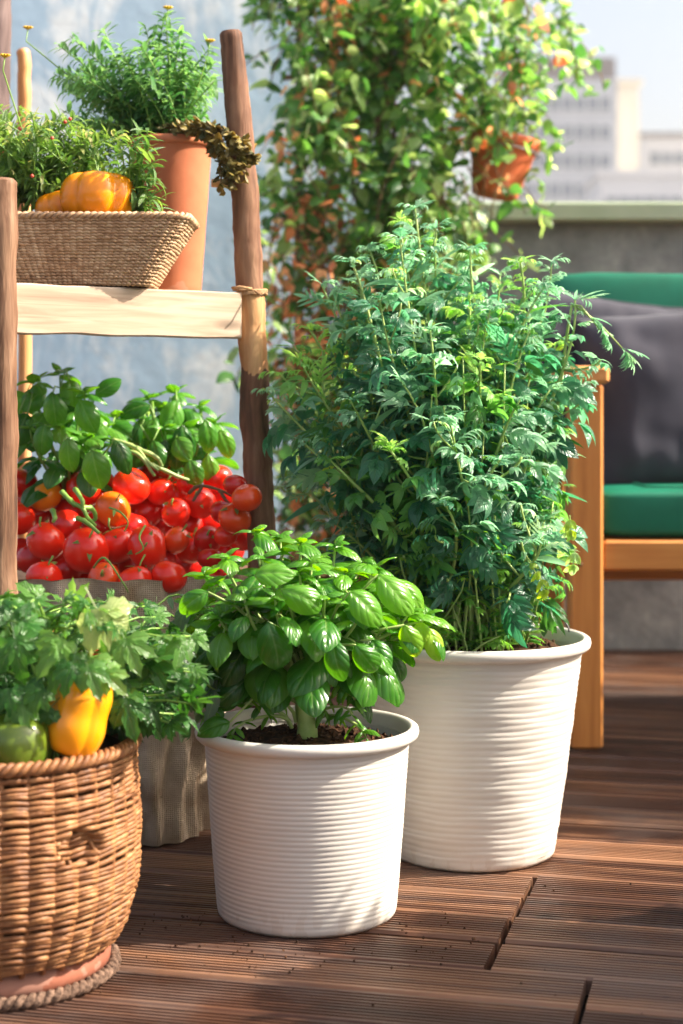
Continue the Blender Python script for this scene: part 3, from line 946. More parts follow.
# low sprigs at the pot edge
random.seed(31)
for (px0, py0, px1, py1) in [(290, 725, 215, 712), (292, 728, 232, 735), (310, 722, 355, 700), (316, 726, 366, 738), (300, 715, 350, 690), (305, 730, 352, 715), (296, 722, 250, 700)]:
    a = P(px0, py0, SP.y - 0.01); b = P(px1, py1, SP.y - 0.05)
    pth = bez(a, a + Vector((0, 0, 0.03)), b + Vector((0, 0, 0.02)), b, 7)
    st.tube(pth, [0.0028 - 0.0002 * i for i in range(8)], 6)
    for i in (3, 5, 6, 7):
        for s_ in (-1, 1):
            lv.add(pth[i], Vector((s_ * rnd(0.4, 1), rnd(-0.6, 0.4), rnd(-0.5, 0.3))), rnd(0.016, 0.03), rnd(0.45, 0.8), wscale=0.7)
lv.build('foliage', M['basil'], bs)
o = st.build('stem', M['stem_pale']); rel(o, bs)

# ================================================================== tall bushy herb
root = BP + Vector((0, 0, 0.30))
hb_ = empty('bushy_herb', (root.x, root.y, 0.295), 'tall bushy blue-green herb with deeply cut leaves in the larger white pot', 'herb plant')
pin = [pinnate_tpl(random.Random(k), pairs=3 + k % 3, Wl=0.085 + 0.02 * (k % 3), droop=(0.2, 0.6, 1.0, 1.3)[k % 4], spread=0.65 + 0.1 * (k % 3)) for k in range(8)]
pin_w = [pinnate_tpl(random.Random(k + 50), pairs=2, Wl=0.22, droop=0.9, spread=0.7, lobeL=0.46) for k in range(3)]
pin += [leaf_tpl(1.0, 0.17, 7, 2, lambda t: math.sin(PI * min(1, t * 0.96 + 0.04) ** 0.7) ** 0.8, 0.35, d_, twist=tw_) for d_, tw_ in ((0.5, 0.1), (1.1, -0.1), (0.8, 0.2))]
lv = Leaves(pin + pin_w); st = MB()
fresh = Leaves(lv.tpls)
blue = lv
fine = Leaves([leaf_tpl(1, 0.32, 4, 2, None, 0.3, 0.8) for _ in range(2)] + pin[:3])
tips = [(415, 208, 0), (400, 222, 0.05), (436, 228, -0.03), (352, 262, -0.05), (338, 305, 0.0), (310, 330, 0.03), (285, 395, 0.0), (268, 392, -0.05), (300, 440, -0.08),
        (520, 262, 0.0), (500, 275, 0.06), (545, 285, -0.03), (575, 300, -0.02), (555, 345, 0.05), (550, 390, -0.06), (548, 430, 0.0), (545, 480, -0.04), (470, 300, -0.05), (455, 270, 0.05),
        (380, 300, -0.10), (430, 330, -0.13), (480, 360, -0.15), (520, 400, -0.14), (400, 380, -0.16), (350, 400, -0.13), (330, 460, -0.12), (370, 250, 0.05), (450, 420, -0.18), (535, 440, -0.10),
        (390, 450, -0.17), (500, 460, -0.17), (545, 520, -0.08), (420, 300, 0.12), (350, 350, 0.12), (500, 340, 0.12), (540, 400, 0.10), (300, 470, 0.05), (558, 560, -0.03), (540, 540, -0.14), (330, 520, -0.05), (470, 250, 0.0),
        (380, 520, -0.14), (440, 500, -0.18), (360, 280, 0.0), (530, 330, -0.08), (300, 360, -0.06), (322, 285, 0.02), (400, 240, -0.06), (552, 262, 0.02), (548, 400, 0.03), (285, 420, 0.04), (450, 380, 0.1), (490, 310, -0.1), (430, 440, 0.1), (340, 420, -0.08), (520, 500, 0.05), (375, 330, 0.05)]
random.seed(77)
for k, (px, py, dy) in enumerate(tips):
    lv = fresh if k % 4 == 1 else blue
    tip = P(px, py, BP.y + dy)
    a = rnd(0, 2 * PI); rr = rnd(0.01, 0.06)
    b0 = root + Vector((rr * math.cos(a), rr * math.sin(a), 0.0)) + Vector(((tip.x - root.x) * 0.12, (tip.y - root.y) * 0.1, 0))
    out = tip - b0
    c1 = b0 + Vector((out.x * 0.15, out.y * 0.15, out.z * 0.4)); c2 = tip - Vector((out.x * 0.22, out.y * 0.2, out.z * 0.22))
    n = 16
    c1 += rvec(0.03); c2 += Vector((rnd(-0.05, 0.05), rnd(-0.05, 0.05), 0))
    pth = bez(b0, c1, c2, tip, n)
    r0 = rnd(0.003, 0.0048)
    st.tube(pth, [r0 * (1.1 - 0.75 * i / n) for i in range(n + 1)], 7)
    lenp = out.length
    nn = int(lenp / 0.0120)
    ph = rnd(0, 6)
    for j in range(nn):
        f = 0.16 + 0.84 * (j + 0.5) / nn
        idx = f * n; i0 = min(n - 1, int(idx)); p = pth[i0].lerp(pth[i0 + 1], idx - i0)
        tdir = (pth[i0 + 1] - pth[i0]).normalized()
        ax = tdir.orthogonal().normalized(); bx = tdir.cross(ax)
        ph += 2.4 + rnd(-0.5, 0.5)
        d = ax * math.cos(ph) + bx * math.sin(ph) + tdir * (rnd(-0.1, 0.7) + 0.9 * max(0, f - 0.7) / 0.3)
        sz = (0.047 * (0.55 + 0.9 * math.sin(PI * min(1, f * 0.95))) * rnd(0.6, 1.35)) * (0.6 if f > 0.93 else 1)
        depth = (p - (root + Vector((0, 0, 0.3)))).length
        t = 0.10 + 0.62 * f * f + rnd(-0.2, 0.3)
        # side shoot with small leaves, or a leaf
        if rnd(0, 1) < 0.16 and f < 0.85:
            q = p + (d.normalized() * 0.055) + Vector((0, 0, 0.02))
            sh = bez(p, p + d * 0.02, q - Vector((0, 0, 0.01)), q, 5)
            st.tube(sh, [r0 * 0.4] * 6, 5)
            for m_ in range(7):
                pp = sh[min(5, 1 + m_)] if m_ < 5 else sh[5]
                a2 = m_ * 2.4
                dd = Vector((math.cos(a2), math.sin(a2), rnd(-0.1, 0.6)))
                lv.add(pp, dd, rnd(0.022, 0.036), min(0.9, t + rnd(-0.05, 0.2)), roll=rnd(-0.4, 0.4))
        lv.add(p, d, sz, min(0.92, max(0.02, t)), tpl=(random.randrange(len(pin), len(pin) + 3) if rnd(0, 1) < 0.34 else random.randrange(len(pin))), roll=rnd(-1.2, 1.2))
    for j in range(6):
        a2 = j * 2.4
        dd = Vector((math.cos(a2), math.sin(a2), rnd(0.2, 1.2)))
        lv.add(tip, dd, rnd(0.022, 0.034), rnd(0.5, 0.85), roll=rnd(-0.3, 0.3))
lv = blue
# the lone sprig reaching over the armrest
a = P(560, 385, BP.y - 0.02); b = P(572, 305, BP.y - 0.02)
pth = bez(P(540, 480, BP.y), P(560, 430, BP.y), P(562, 350, BP.y - 0.02), b, 10)
st.tube(pth, [0.0035 - 0.00018 * i for i in range(11)], 8)
for (px, py, dx, dz) in [(622, 348, 0.8, -0.5), (600, 330, 0.8, -0.5), (590, 318, 1, -0.3), (560, 300, -0.6, 0.5), (580, 300, 0.6, 0.7), (560, 322, -0.9, -0.2)]:
    q = P(px, py, BP.y - 0.03)
    if px > 585: st.tube([b, b.lerp(q, 0.5) + Vector((0, 0, 0.008)), q], [0.0016, 0.0013, 0.001], 6)
    for j in range(4):
        lv.add(q, Vector((dx + rnd(-0.5, 0.5), rnd(-0.6, 0.4), dz + rnd(-0.4, 0.4))), rnd(0.022, 0.042), rnd(0.6, 0.88), tpl=random.randrange(len(pin)))
# a few yellow-green leaves on the right edge
for (px, py, ti) in [(565, 520, 1.0), (570, 515, 0.97), (540, 575, 1.0), (575, 548, 0.95), (458, 372, 0.8), (528, 560, 1.0)]:
    lv.add(P(px, py, BP.y - 0.16), Vector((rnd(-0.2, 0.7), -0.5, -0.9)), rnd(0.03, 0.042), ti, tpl=len(pin), up=Vector((0, -1, 0.4)))
# bright young undergrowth round the base
random.seed(5)
for k in range(150):
    a = rnd(0, 2 * PI); rr = 0.13 * math.sqrt(rnd(0.05, 0.75))
    b0 = root + Vector((rr * math.cos(a) - 0.02, rr * math.sin(a), -0.01))
    tip = b0 + Vector((rnd(-0.06, 0.07), rnd(-0.07, 0.04), rnd(0.05, 0.19) if k < 90 else rnd(0.2, 0.42)))
    pth = bez(b0, b0 + Vector((0, 0, 0.03)), tip - Vector((0, 0, 0.03)), tip, 6)
    st.tube(pth, [0.0018 - 0.00012 * i for i in range(7)], 5)
    for i in range(1, 7):
        for q in range(3):
            a2 = rnd(0, 2 * PI)
            fine.add(pth[i], Vector((math.cos(a2), math.sin(a2), rnd(-0.2, 0.7))), rnd(0.014, 0.032), rnd(0.3, 0.95), roll=rnd(-0.5, 0.5))
lv.build('foliage', M['herb'], hb_)
fresh.build('fresh_foliage', M['herb_fresh'], hb_)
fine.build('young_shoots', M['herb_fine'], hb_)
o = st.build('stem', M['stem_pale']); rel(o, hb_)

# ================================================================== woven baskets
def twined(path_fun, zs, nst, rad, amp, sub=5, nn=7, vamp=0.0, seed=0, dimple=None):
    """strands of a twined weave. path_fun(s,z)->(x,y,nx,ny), s in 0..1"""
    mb = MB()
    tot = nst * sub
    for ri, z in enumerate(zs):
        for st_ in (0, 1):
            vs_ = []; tt = []
            for i in range(tot):
                s_ = i / tot
                ph = PI * (i / sub) + st_ * PI + ri * PI
                zz = z + vamp * mnoise.noise(Vector((s_ * 9, ri * 0.35, seed))) + math.sin(ph + PI / 2) * rad * 0.55
                x, y, nx_, ny_ = path_fun(s_, zz)
                off = amp * math.cos(ph) + 0.0018 * mnoise.noise(Vector((s_ * 60, ri * 2.3, seed + 9)))
                if dimple: off += dimple(x, y, zz)
                r_ = rad * (1 + 0.28 * mnoise.noise(Vector((s_ * 90, ri * 5.1, st_ * 3.3 + seed))))
                cx, cy = x + nx_ * off, y + ny_ * off
                for k in range(nn):
                    a = 2 * PI * k / nn
                    vs_.append((cx + nx_ * math.cos(a) * r_ * 0.85, cy + ny_ * math.cos(a) * r_ * 0.85, zz + math.sin(a) * r_))
                tv = 0.5 + 0.5 * mnoise.noise(Vector((s_ * 30, ri * 7.7, st_ * 5 + seed)))
                tt.extend([tv] * nn)
            fs = []
            for i in range(tot):
                i2 = (i + 1) % tot
                for k in range(nn):
                    k2 = (k + 1) % nn
                    fs.append((i * nn + k, i2 * nn + k, i2 * nn + k2, i * nn + k2))
            mb.add(vs_, fs, tt)
    return mb

BK = Vector((-0.398, 1.935, 0))
bk = empty('wicker_basket', BK, 'large round wicker basket standing on the deck at the lower left', 'basket')
def bk_r(z):
    t = max(0.0, min(1.0, (z - 0.035) / 0.225))
    pts_ = [(0, 0.136), (0.10, 0.1485), (0.32, 0.1625), (0.6, 0.1650), (0.85, 0.1610), (1.0, 0.1590)]
    for (a, ra), (b, rb) in zip(pts_[:-1], pts_[1:]):
        if t <= b:
            q = (t - a) / (b - a); 
            return ra + (rb - ra) * q
    return pts_[-1][1]
def bk_path(s_, z):
    a = 2 * PI * s_
    r = bk_r(z)
    return r * math.cos(a), r * math.sin(a), math.cos(a), math.sin(a)
hole = P(75, 855, 1.79) - BK
def dimple(x, y, z):
    d2 = ((x - hole.x) / 0.0175) ** 2 + ((z - hole.z) / 0.0165) ** 2
    if y > 0 or d2 > 1.6: return 0.0
    return -0.016 * max(0.0, min(1.0, (1.35 - d2) / 0.35))
zs = [0.040 + 0.00565 * i for i in range(39)]
mb = twined(bk_path, zs, 36, 0.0029, 0.0036, sub=6, vamp=0.008, seed=1, dimple=dimple)
mb.build('weave', M['wicker'], bk)
mb = MB()
for k in range(36):
    a = 2 * PI * (k + 0.5) / 36
    pts = [((bk_r(z) - 0.002) * math.cos(a), (bk_r(z) - 0.002) * math.sin(a), z) for z in np.linspace(0.034, 0.262, 12)]
    d_ = dimple(pts[6][0], pts[6][1], hole.z)
    mb.tube([(x + math.cos(a) * dimple(x, y, z) * 1.3, y + math.sin(a) * dimple(x, y, z) * 1.3, z) for x, y, z in pts], 0.0034, 6)
mb.build('stakes', M['wicker'], bk)
# plaited rim: two twisting strands
mb = MB()
for q in range(3):
    pts = []
    n = 360
    for i in range(n + 1):
        a = 2 * PI * i / n
        ph = a * 34 + q * 2 * PI / 3
        r = 0.1615 + 0.0052 * math.cos(ph)
        pts.append((r * math.cos(a), r * math.sin(a), 0.2615 + 0.0048 * math.sin(ph)))
    mb.tube(pts, 0.0038, 7, tint=0.3 + 0.2 * q)
mb.build('rim', M['wicker'], bk)
mb = MB()
mb.lathe([(0.001, 0.036), (0.118, 0.036), (0.135, 0.06), (0.145, 0.10), (0.148, 0.20), (0.152, 0.250)], 48)
mb.build('liner', M['liner'], bk)
# base: reddish disc with a grey cord round it
mb = MB()
mb.lathe([(0.001, 0.010), (0.126, 0.010), (0.134, 0.013), (0.1345, 0.024), (0.128, 0.037), (0.10, 0.040), (0.001, 0.040)], 64)
mb.build('base', M['base_red'], bk)
mb = MB()
for q in range(2):
    pts = []
    for i in range(301):
        a = 2 * PI * i / 300
        ph = a * 40 + q * PI
        r = 0.138 + 0.0038 * math.cos(ph)
        pts.append((r * math.cos(a), r * math.sin(a), 0.0085 + 0.0035 * math.sin(ph)))
    mb.tube(pts, 0.0048, 7, jitter=0.4)
mb.build('cord', M['cord'], bk)
soil_disc(bk, 0.150, 0.232, seed=3, clumps=200)

random.seed(123)
mb = MB()
for k in range(150):
    if k < 110:
        a = rnd(PI, 2 * PI); rr = rnd(0.12, 0.26); x, y = SP.x + rr * math.cos(a), SP.y + rr * math.sin(a)
    else:
        x, y = rnd(-0.3, 0.5), rnd(1.75, 2.3)
    c = Vector((x, y, 0.001)); s_ = rnd(0.0006, 0.0020)
    pts = [c + Vector((x_, y_, z_)) * s_ + rvec(s_ * 0.4) for x_, y_, z_ in ((1, 0, 0), (-1, 0, 0), (0, 1, 0), (0, -1, 0), (0, 0, 1), (0, 0, -1))]
    mb.add(pts, [(0, 2, 4), (2, 1, 4), (1, 3, 4), (3, 0, 4), (2, 0, 5), (1, 2, 5), (3, 1, 5), (0, 3, 5)])
tag(mb.build('soil_crumbs', M['soil'], smooth=False), kind='stuff')

# ================================================================== lobed foliage + peppers in the basket
pal = [palmate_tpl(random.Random(k), 5, 0.30 + 0.03 * (k % 3), 0.5 + 0.25 * (k % 3)) for k in range(5)]
root = BK + Vector((0, 0, 0.235))
lp = empty('lobed_leaf_plant', root, 'leafy plant with toothed silvery-green leaves spilling over the big wicker basket', 'plant')
lv = Leaves(pal + pin[:3]); st = MB()
random.seed(21)
pts_l = []
for k in range(250):
    px = rnd(-45, 195); 
    top = 594 + max(0, (px - 60)) * 0.12 + max(0, px - 150) * 0.6
    bot = 735 if px < 50 else (705 if px < 110 else 725)
    py = top + (bot - top) * rnd(0, 1) ** 0.9
    if 48 < px < 108 and 664 < py < 760: 
        continue
    if px > 130 and py > 730: continue
    pts_l.append((px, py))
for (px, py) in pts_l:
    Y = BK.y + rnd(-0.12, 0.15)
    if 45 < px < 115 and py > 640: Y = BK.y + rnd(0.06, 0.16)
    if px > 120: Y = BK.y + rnd(-0.06, 0.14)
    p = P(px, py, Y)
    b0 = root + Vector((rnd(-0.1, 0.1), rnd(-0.08, 0.1), 0))
    if p.z < 0.25 and (p - root).length < 0.15: p.z = 0.27
    out = p - b0
    pth = bez(b0, b0 + Vector((out.x * 0.1, out.y * 0.1, max(out.z, 0.03) * 0.7)), p + Vector((-out.x * 0.2, -out.y * 0.2, 0.015)), p, 7)
    st.tube(pth, [0.0022 - 0.00016 * i for i in range(8)], 5)
    h = min(1, max(0, (p.z - 0.25) / 0.25))
    hx = Vector((out.x, out.y, 0)); hx = hx.normalized() if hx.length > 0.01 else Vector((0, -1, 0))
    d = hx * rnd(0.2, 0.8) + Vector((rnd(-0.6, 0.6), rnd(-0.7, 0.1), rnd(-0.5, 0.3)))
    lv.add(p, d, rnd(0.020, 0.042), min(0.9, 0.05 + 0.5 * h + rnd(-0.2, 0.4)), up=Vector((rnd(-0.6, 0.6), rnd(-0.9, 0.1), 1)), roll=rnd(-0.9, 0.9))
    for q in range(3):
        lv.add(pth[4 + q], Vector((rnd(-1, 1), rnd(-1, 0.3), rnd(-0.3, 0.5))), rnd(0.014, 0.028), min(0.9, 0.1 + 0.5 * h + rnd(-0.1, 0.3)), roll=rnd(-0.5, 0.5))
# conspicuous leaves
for (px, py, dy, dx, dz, sz, ti) in [(98, 612, -0.1, 0.45, -0.75, 0.062, 0.97), (125, 640, -0.1, 0.4, -0.8, 0.05, 0.7), (115, 655, -0.08, 0.3, 0.9, 0.045, 0.55), (130, 690, -0.06, -0.6, -0.4, 0.05, 0.3), (125, 700, -0.07, 0.3, -1, 0.05, 0.45),
                                     (40, 600, -0.05, -0.8, 0.1, 0.045, 0.75), (60, 640, -0.12, -0.5, -0.8, 0.05, 0.75), (150, 660, -0.04, 0.9, -0.3, 0.05, 0.5), (15, 640, -0.12, 0.2, -0.9, 0.055, 0.5), (75, 605, 0.0, 0.3, 0.5, 0.04, 0.8), (60, 668, -0.11, -0.3, -0.9, 0.036, 0.6), (92, 662, -0.12, 0.5, -0.8, 0.036, 0.75), (75, 655, -0.12, -0.1, -0.9, 0.034, 0.5), (40, 690, -0.13, -0.3, -0.9, 0.036, 0.55), (22, 705, -0.13, 0.2, -0.8, 0.034, 0.7), (50, 708, -0.12, -0.6, -0.6, 0.03, 0.35), (88, 668, -0.14, 0.3, -0.6, 0.040, 0.6), (104, 672, -0.13, 0.6, -0.5, 0.038, 0.8), (72, 664, -0.14, -0.2, -0.7, 0.038, 0.45), (8, 690, -0.13, 0.2, -0.8, 0.036, 0.4)]:
    lv.add(P(px, py, BK.y + dy), Vector((dx, -0.35, dz)), sz, ti, tpl=random.randrange(5), up=Vector((0, -1, 0.35)))
lv.build('foliage', M['parsley'], lp)
o = st.build('stem', M['stem']); rel(o, lp)

# grey-green plant between the basket and the small pot
root = BK + Vector((0.10, 0.09, 0.23))
sg = empty('sage_plant', root, 'grey-green broad-leaved sprigs drooping between the wicker basket and the small white pot', 'plant')
lv = Leaves([leaf_tpl(1, 0.42, 8, 4, basil_shape, 0.3, 0.7, wav=0.03, seed=k) for k in range(3)] + pal[:2]); st = MB()
random.seed(8)
broot = BK + Vector((0.10, 0.09, 0.23))
for (px, py, dx, dz, sz, ti) in [(195, 640, 0.1, -1, 0.05, 0.4), (205, 660, 0.5, -0.9, 0.058, 0.25), (178, 620, -0.1, -1, 0.05, 0.55), (215, 690, -0.1, -0.9, 0.045, 0.15), (188, 600, -0.3, -0.9, 0.05, 0.6), (172, 690, 0.4, 0.6, 0.04, 0.8), (205, 700, 0.5, -0.6, 0.04, 0.7), (183, 665, 0.2, -0.9, 0.05, 0.35),
                                 (168, 650, -0.5, -0.5, 0.035, 0.9), (190, 705, -0.6, 0.3, 0.035, 0.8), (200, 715, 0.9, -0.1, 0.035, 0.85), (180, 715, 0.2, -0.7, 0.035, 0.7), (212, 650, 0.6, -0.6, 0.05, 0.3), (160, 630, -0.6, 0.2, 0.04, 0.8)]:
    p = P(px, py, 2.14 + rnd(-0.05, 0.06))
    out = p - broot
    pth = bez(broot, broot + Vector((out.x * 0.2, out.y * 0.3, 0.10)), p + Vector((-out.x * 0.3, -0.02, 0.04)), p, 9)
    st.tube(pth, [0.0028 - 0.0002 * i for i in range(10)], 6)
    lv.add(p, Vector((dx, -0.3, dz)), sz, ti, tpl=random.randrange(3), up=Vector((0.4, -1, 0.3)), roll=rnd(-0.5, 0.5))
    for q in range(4):
        lv.add(pth[6 + min(3, q)], Vector((rnd(-1, 1), rnd(-1, 0), rnd(-0.8, 0.4))), rnd(0.018, 0.034), min(1, ti + rnd(-0.1, 0.4)), roll=rnd(-0.5, 0.5))
lv.build('foliage', M['sage'], sg)
o = st.build('stem', M['stem']); rel(o, sg)

def pepper(name, c, r, h, mat, label, cat='bell pepper', lobes=4, rot=(0, 0, 0), ph=0.0, tall=1.0, depth=0.11, stemp=True, waist=0.0):
    t = empty(name, c, label, cat)
    mb = MB()
    prof = []
    n = 26
    for i in range(n + 1):
        a = -PI / 2 + PI * i / n
        rr = r * max(0.0005, math.cos(a)) ** 0.55
        z = h / 2 * math.sin(a)
        if i > n - 6: z -= h * 0.10 * ((i - (n - 6)) / 6) ** 1.6
        if i < 5: z += h * 0.08 * ((5 - i) / 5) ** 1.6
        prof.append((rr, z))
    def rf(rr, z, a, i):
        l = abs(math.sin(lobes * (a + ph) / 2))
        f_ = 1 - depth * (1 - l) ** 2.0 + 0.02 * math.sin(a * 2 + 1)
        taper = 1.0 + 0.10 * (z / h) - waist * (math.exp(-((z - 0.04 * h) / (0.16 * h)) ** 2) + 0.3 * (z / h))
        return rr * f_ * taper, z * (1 + 0.05 * math.sin(a + 2))
    mb.lathe(prof, 96, rfun=rf)
    o = mb.build('fruit', mat, t)
    o.rotation_euler = rot
    if stemp:
        mb = MB()
        mb.tube([(0, 0, h * 0.34), (0.001, 0, h * 0.46), (0.004, 0.002, h * 0.58), (0.009, 0.003, h * 0.66)], [0.007, 0.0045, 0.004, 0.005], 8)
        o = mb.build('stem', M['stem'], t); o.rotation_euler = rot
    return t
pepper('bell_pepper', P(77, 715, 1.845), 0.036, 0.092, M['pep_yellow'], 'glossy yellow bell pepper standing at the rim of the big wicker basket', rot=(R_(-6), R_(13), 0), ph=0.9, depth=0.11, waist=0.10)
pepper('bell_pepper', P(12, 745, 1.83), 0.046, 0.068, M['pep_green'], 'green bell pepper peeking over the big basket rim at the left edge', ph=0.2, rot=(0.1, -0.1, 0))
pepper('bell_pepper', P(96, 664, 1.98), 0.022, 0.05, M['pep_red'], 'small dark red pepper behind the yellow bell pepper', ph=0.2, rot=(0.3, 0.4, 0), lobes=3)
pepper('bell_pepper', P(46, 652, 1.99), 0.024, 0.05, M['pep_orange'], 'small orange pepper half hidden by leaves above the yellow pepper', ph=0.2, rot=(0.3, -0.4, 0), lobes=3)

# ================================================================== sack and tomatoes
SK = Vector((-0.345, 2.62, 0))
sk = empty('burlap_sack', SK, 'beige burlap sack standing on the deck, heaped with tomatoes', 'sack')
mb = MB()
prof = []
for i in range(46):
    t = i / 45
    z = 0.395 * t
    r = 0.150 + 0.012 * math.sin(t * PI) + (0.075 * max(0, t - 0.55) / 0.45)
    prof.append((r, z))
for i in range(1, 8):
    prof.append((0.225 + 0.012 * math.sin(i / 7 * PI) - 0.004 * i, 0.395 + 0.012 * math.sin(i / 7 * PI) - 0.004 * i))
prof.append((0.17, 0.33)); prof.append((0.08, 0.33)); prof.append((0.001, 0.34))
def rf(r, z, a, i):
    if i > 52: return r, z
    k = Vector((math.cos(a) * 3.2, math.sin(a) * 3.2, z * 5))
    f = 0.034 * mnoise.noise(k) + 0.018 * mnoise.noise(k * 2.7 + Vector((5, 1, 2))) + 0.006 * math.sin(a * 17 + z * 20 + 3 * mnoise.noise(k))
    return r + f, z + 0.012 * mnoise.noise(Vector((math.cos(a) * 3, math.sin(a) * 3, 7))) * (z / 0.4)
mb.lathe(prof, 140, rfun=rf)
mb.build('cloth', M['burlap'], sk)
def tomato_mesh(seed, kind):
    mb = MB()
    rs = random.Random(seed)
    sq = rs.uniform(0.84, 0.97); ph = rs.uniform(0, 6)
    prof = []
    n = 20
    for i in range(n + 1):
        a = -PI / 2 + PI * i / n
        z = math.sin(a) * sq
        if i > n - 4: z -= 0.10 * ((i - (n - 4)) / 4) ** 1.5
        prof.append((max(0.001, math.cos(a)), z))
    def rf(r, z, a, i):
        f = 1 + 0.018 * math.cos(5 * a + ph) * (0.3 + max(0, z)) + 0.02 * math.sin(2 * a + ph)
        return r * f, z
    mb.lathe([(r * 0.5, z * 0.5) for r, z in prof], 36, rfun=rf)
    return mb
tom_meshes = {}
calyx_tpl = [leaf_tpl(1, 0.26, 4, 2, None, 0.2, 0.2 + 0.5 * k) for k in range(3)]
tomato_list = []
TG = 'tomatoes heaped in the sack'
TL = [ # zx, zy, diam, mat, label, calyx tilt or None
 (200, 291, 118, 'tom_red', 'largest round red tomato low in the middle front of the heap', (0.5, 0.4)),
 (94, 265, 100, 'tom_red', 'bright red tomato directly below the amber one', (0.3, -0.2)),
 (93, 147, 84, 'tom_yellow', 'round amber-yellow tomato, the only yellow one in the heap', None),
 (20, 206, 92, 'tom_red', 'red tomato cut by the left shelf post, level with the middle of the heap', None),
 (28, 112, 86, 'tom_deep', 'red tomato high beside the left shelf post, under the basil leaves', None),
 (319, 121, 96, 'tom_red', 'glossy red tomato topmost in the middle, with a bright highlight', (-0.3, -0.7)),
 (395, 135, 74, 'tom_red', 'medium red tomato just right of the glossy topmost one', (0.1, 0.6)),
 (270, 183, 92, 'tom_orange', 'orange tomato with a curled green calyx at the centre of the heap', (0.55, 0.5)),
 (284, 277, 98, 'tom_red', 'red tomato directly below the orange one with the curled calyx', (-0.1, -0.4)),
 (361, 281, 112, 'tom_red', 'large red tomato with a star-shaped calyx facing out, right of centre', (1.1, 0.2)),
 (355, 188, 95, 'tom_deep', 'dark red tomato shaded behind the topmost glossy one', None),
 (436, 190, 76, 'tom_red', 'red tomato between the two upper clusters, below the small dark one', (0.6, -0.3)),
 (500, 166, 80, 'tom_red', 'red tomato with a calyx star, under the vine at the upper right', (0.7, -0.4)),
 (545, 100, 76, 'tom_red', 'topmost red tomato at the right, just under the right-hand basil', None),
 (622, 152, 78, 'tom_half', 'orange-red tomato farthest right, against the shelf post', None),
 (591, 206, 86, 'tom_half', 'orange-red tomato just below and left of the farthest right one', (0.2, 0.1)),
 (437, 263, 68, 'tom_half', 'small round orange-red tomato right of the one with the star calyx', (0.2, 0.6)),
 (478, 284, 84, 'tom_red', 'red tomato low at the right, behind the top of the potted basil', (0.3, 0.2)),
 (520, 262, 72, 'tom_deep', 'brownish red tomato at the right centre of the heap', (0.8, 0.1)),
 (328, 371, 86, 'tom_red', 'red tomato at the bottom of the heap, right above the sack edge', (-0.5, 0.3)),
 (418, 359, 92, 'tom_red', 'lowest red tomato at the right, above the cream sack edge', None),
 (247, 362, 78, 'tom_half', 'orange-streaked red tomato at the bottom with a leafy calyx', (0.9, -0.1)),
 (90, 362, 90, 'tom_red', 'red tomato low at the left, half hidden by the lobed leaves', (0.2, 0.4)),
 (197, 128, 98, 'tom_red', 'red tomato behind the thick green vine, under the left basil', None),
 (148, 221, 78, 'tom_deep', 'dark red tomato squeezed between the amber and the largest one', None),
 (130, 108, 80, 'tom_deep', 'dark red tomato directly behind the amber one', None),
 (160, 190, 84, 'tom_deep', 'shaded red tomato behind the green vine fork', None),
 (592, 118, 60, 'tom_deep', 'small red tomato wedged behind the two rightmost ones', None),
 (525, 312, 60, 'tom_deep', 'small dark red tomato low at the right edge of the heap', None),
 (567, 250, 62, 'tom_red', 'small red tomato just above the potted basil at the far right', None),
 (60, 312, 84, 'tom_deep', 'dark red tomato under the bright one at the left', None),
 (150, 345, 80, 'tom_deep', 'dark red tomato low between two brighter ones at the left', None),
 (416, 86, 56, 'tom_half', 'small orange-brown tomato at the top of the heap behind the vine', None),
 (468, 116, 60, 'tom_deep', 'small red tomato in the dip between the two basil plants', None),
 (240, 112, 72, 'tom_deep', 'dark red tomato under the drooping basil leaf', None),
 (440, 145, 70, 'tom_red', 'red tomato right behind the medium one at the upper middle', None),
 (400, 320, 70, 'tom_deep', 'dark red tomato in the gap above the lowest right one', None),
 (322, 228, 80, 'tom_deep', 'shaded red tomato in the centre, under the dark one', None),
 (560, 190, 66, 'tom_deep', 'dark red tomato in the gap at the right, below the vine', None),
 (470, 225, 70, 'tom_deep', 'dark red tomato in the gap at the right centre', None),
 (30, 300, 90, 'tom_deep', 'dark red tomato low beside the left shelf post', None),
]
random.seed(99)
placed = []
def place_tom(zx, zy, dz_, layer=0.0):
    px, py = 10 + zx / 2.627, 440 + zy / 2.627
    Y = 2.425 + 0.20 * max(0, 1 - (zy - 90) / 290) + 0.04 * ((zx - 300) / 300) ** 2 + layer
    if zx >= 560 and layer == 0: Y = 2.43 + 0.0002 * abs(zx - 600)
    for it in range(60):
        rad = dz_ * 1.07 / 2.627 * Y / F / 2
        c = P(px, py, Y)
        ok = True
        for (c2, r2) in placed:
            if (c - c2).length < (rad + r2) * 0.90: ok = False; break
        if ok: break
        Y += 0.008
    placed.append((c, rad))
    return c, rad
tom_proto = {}
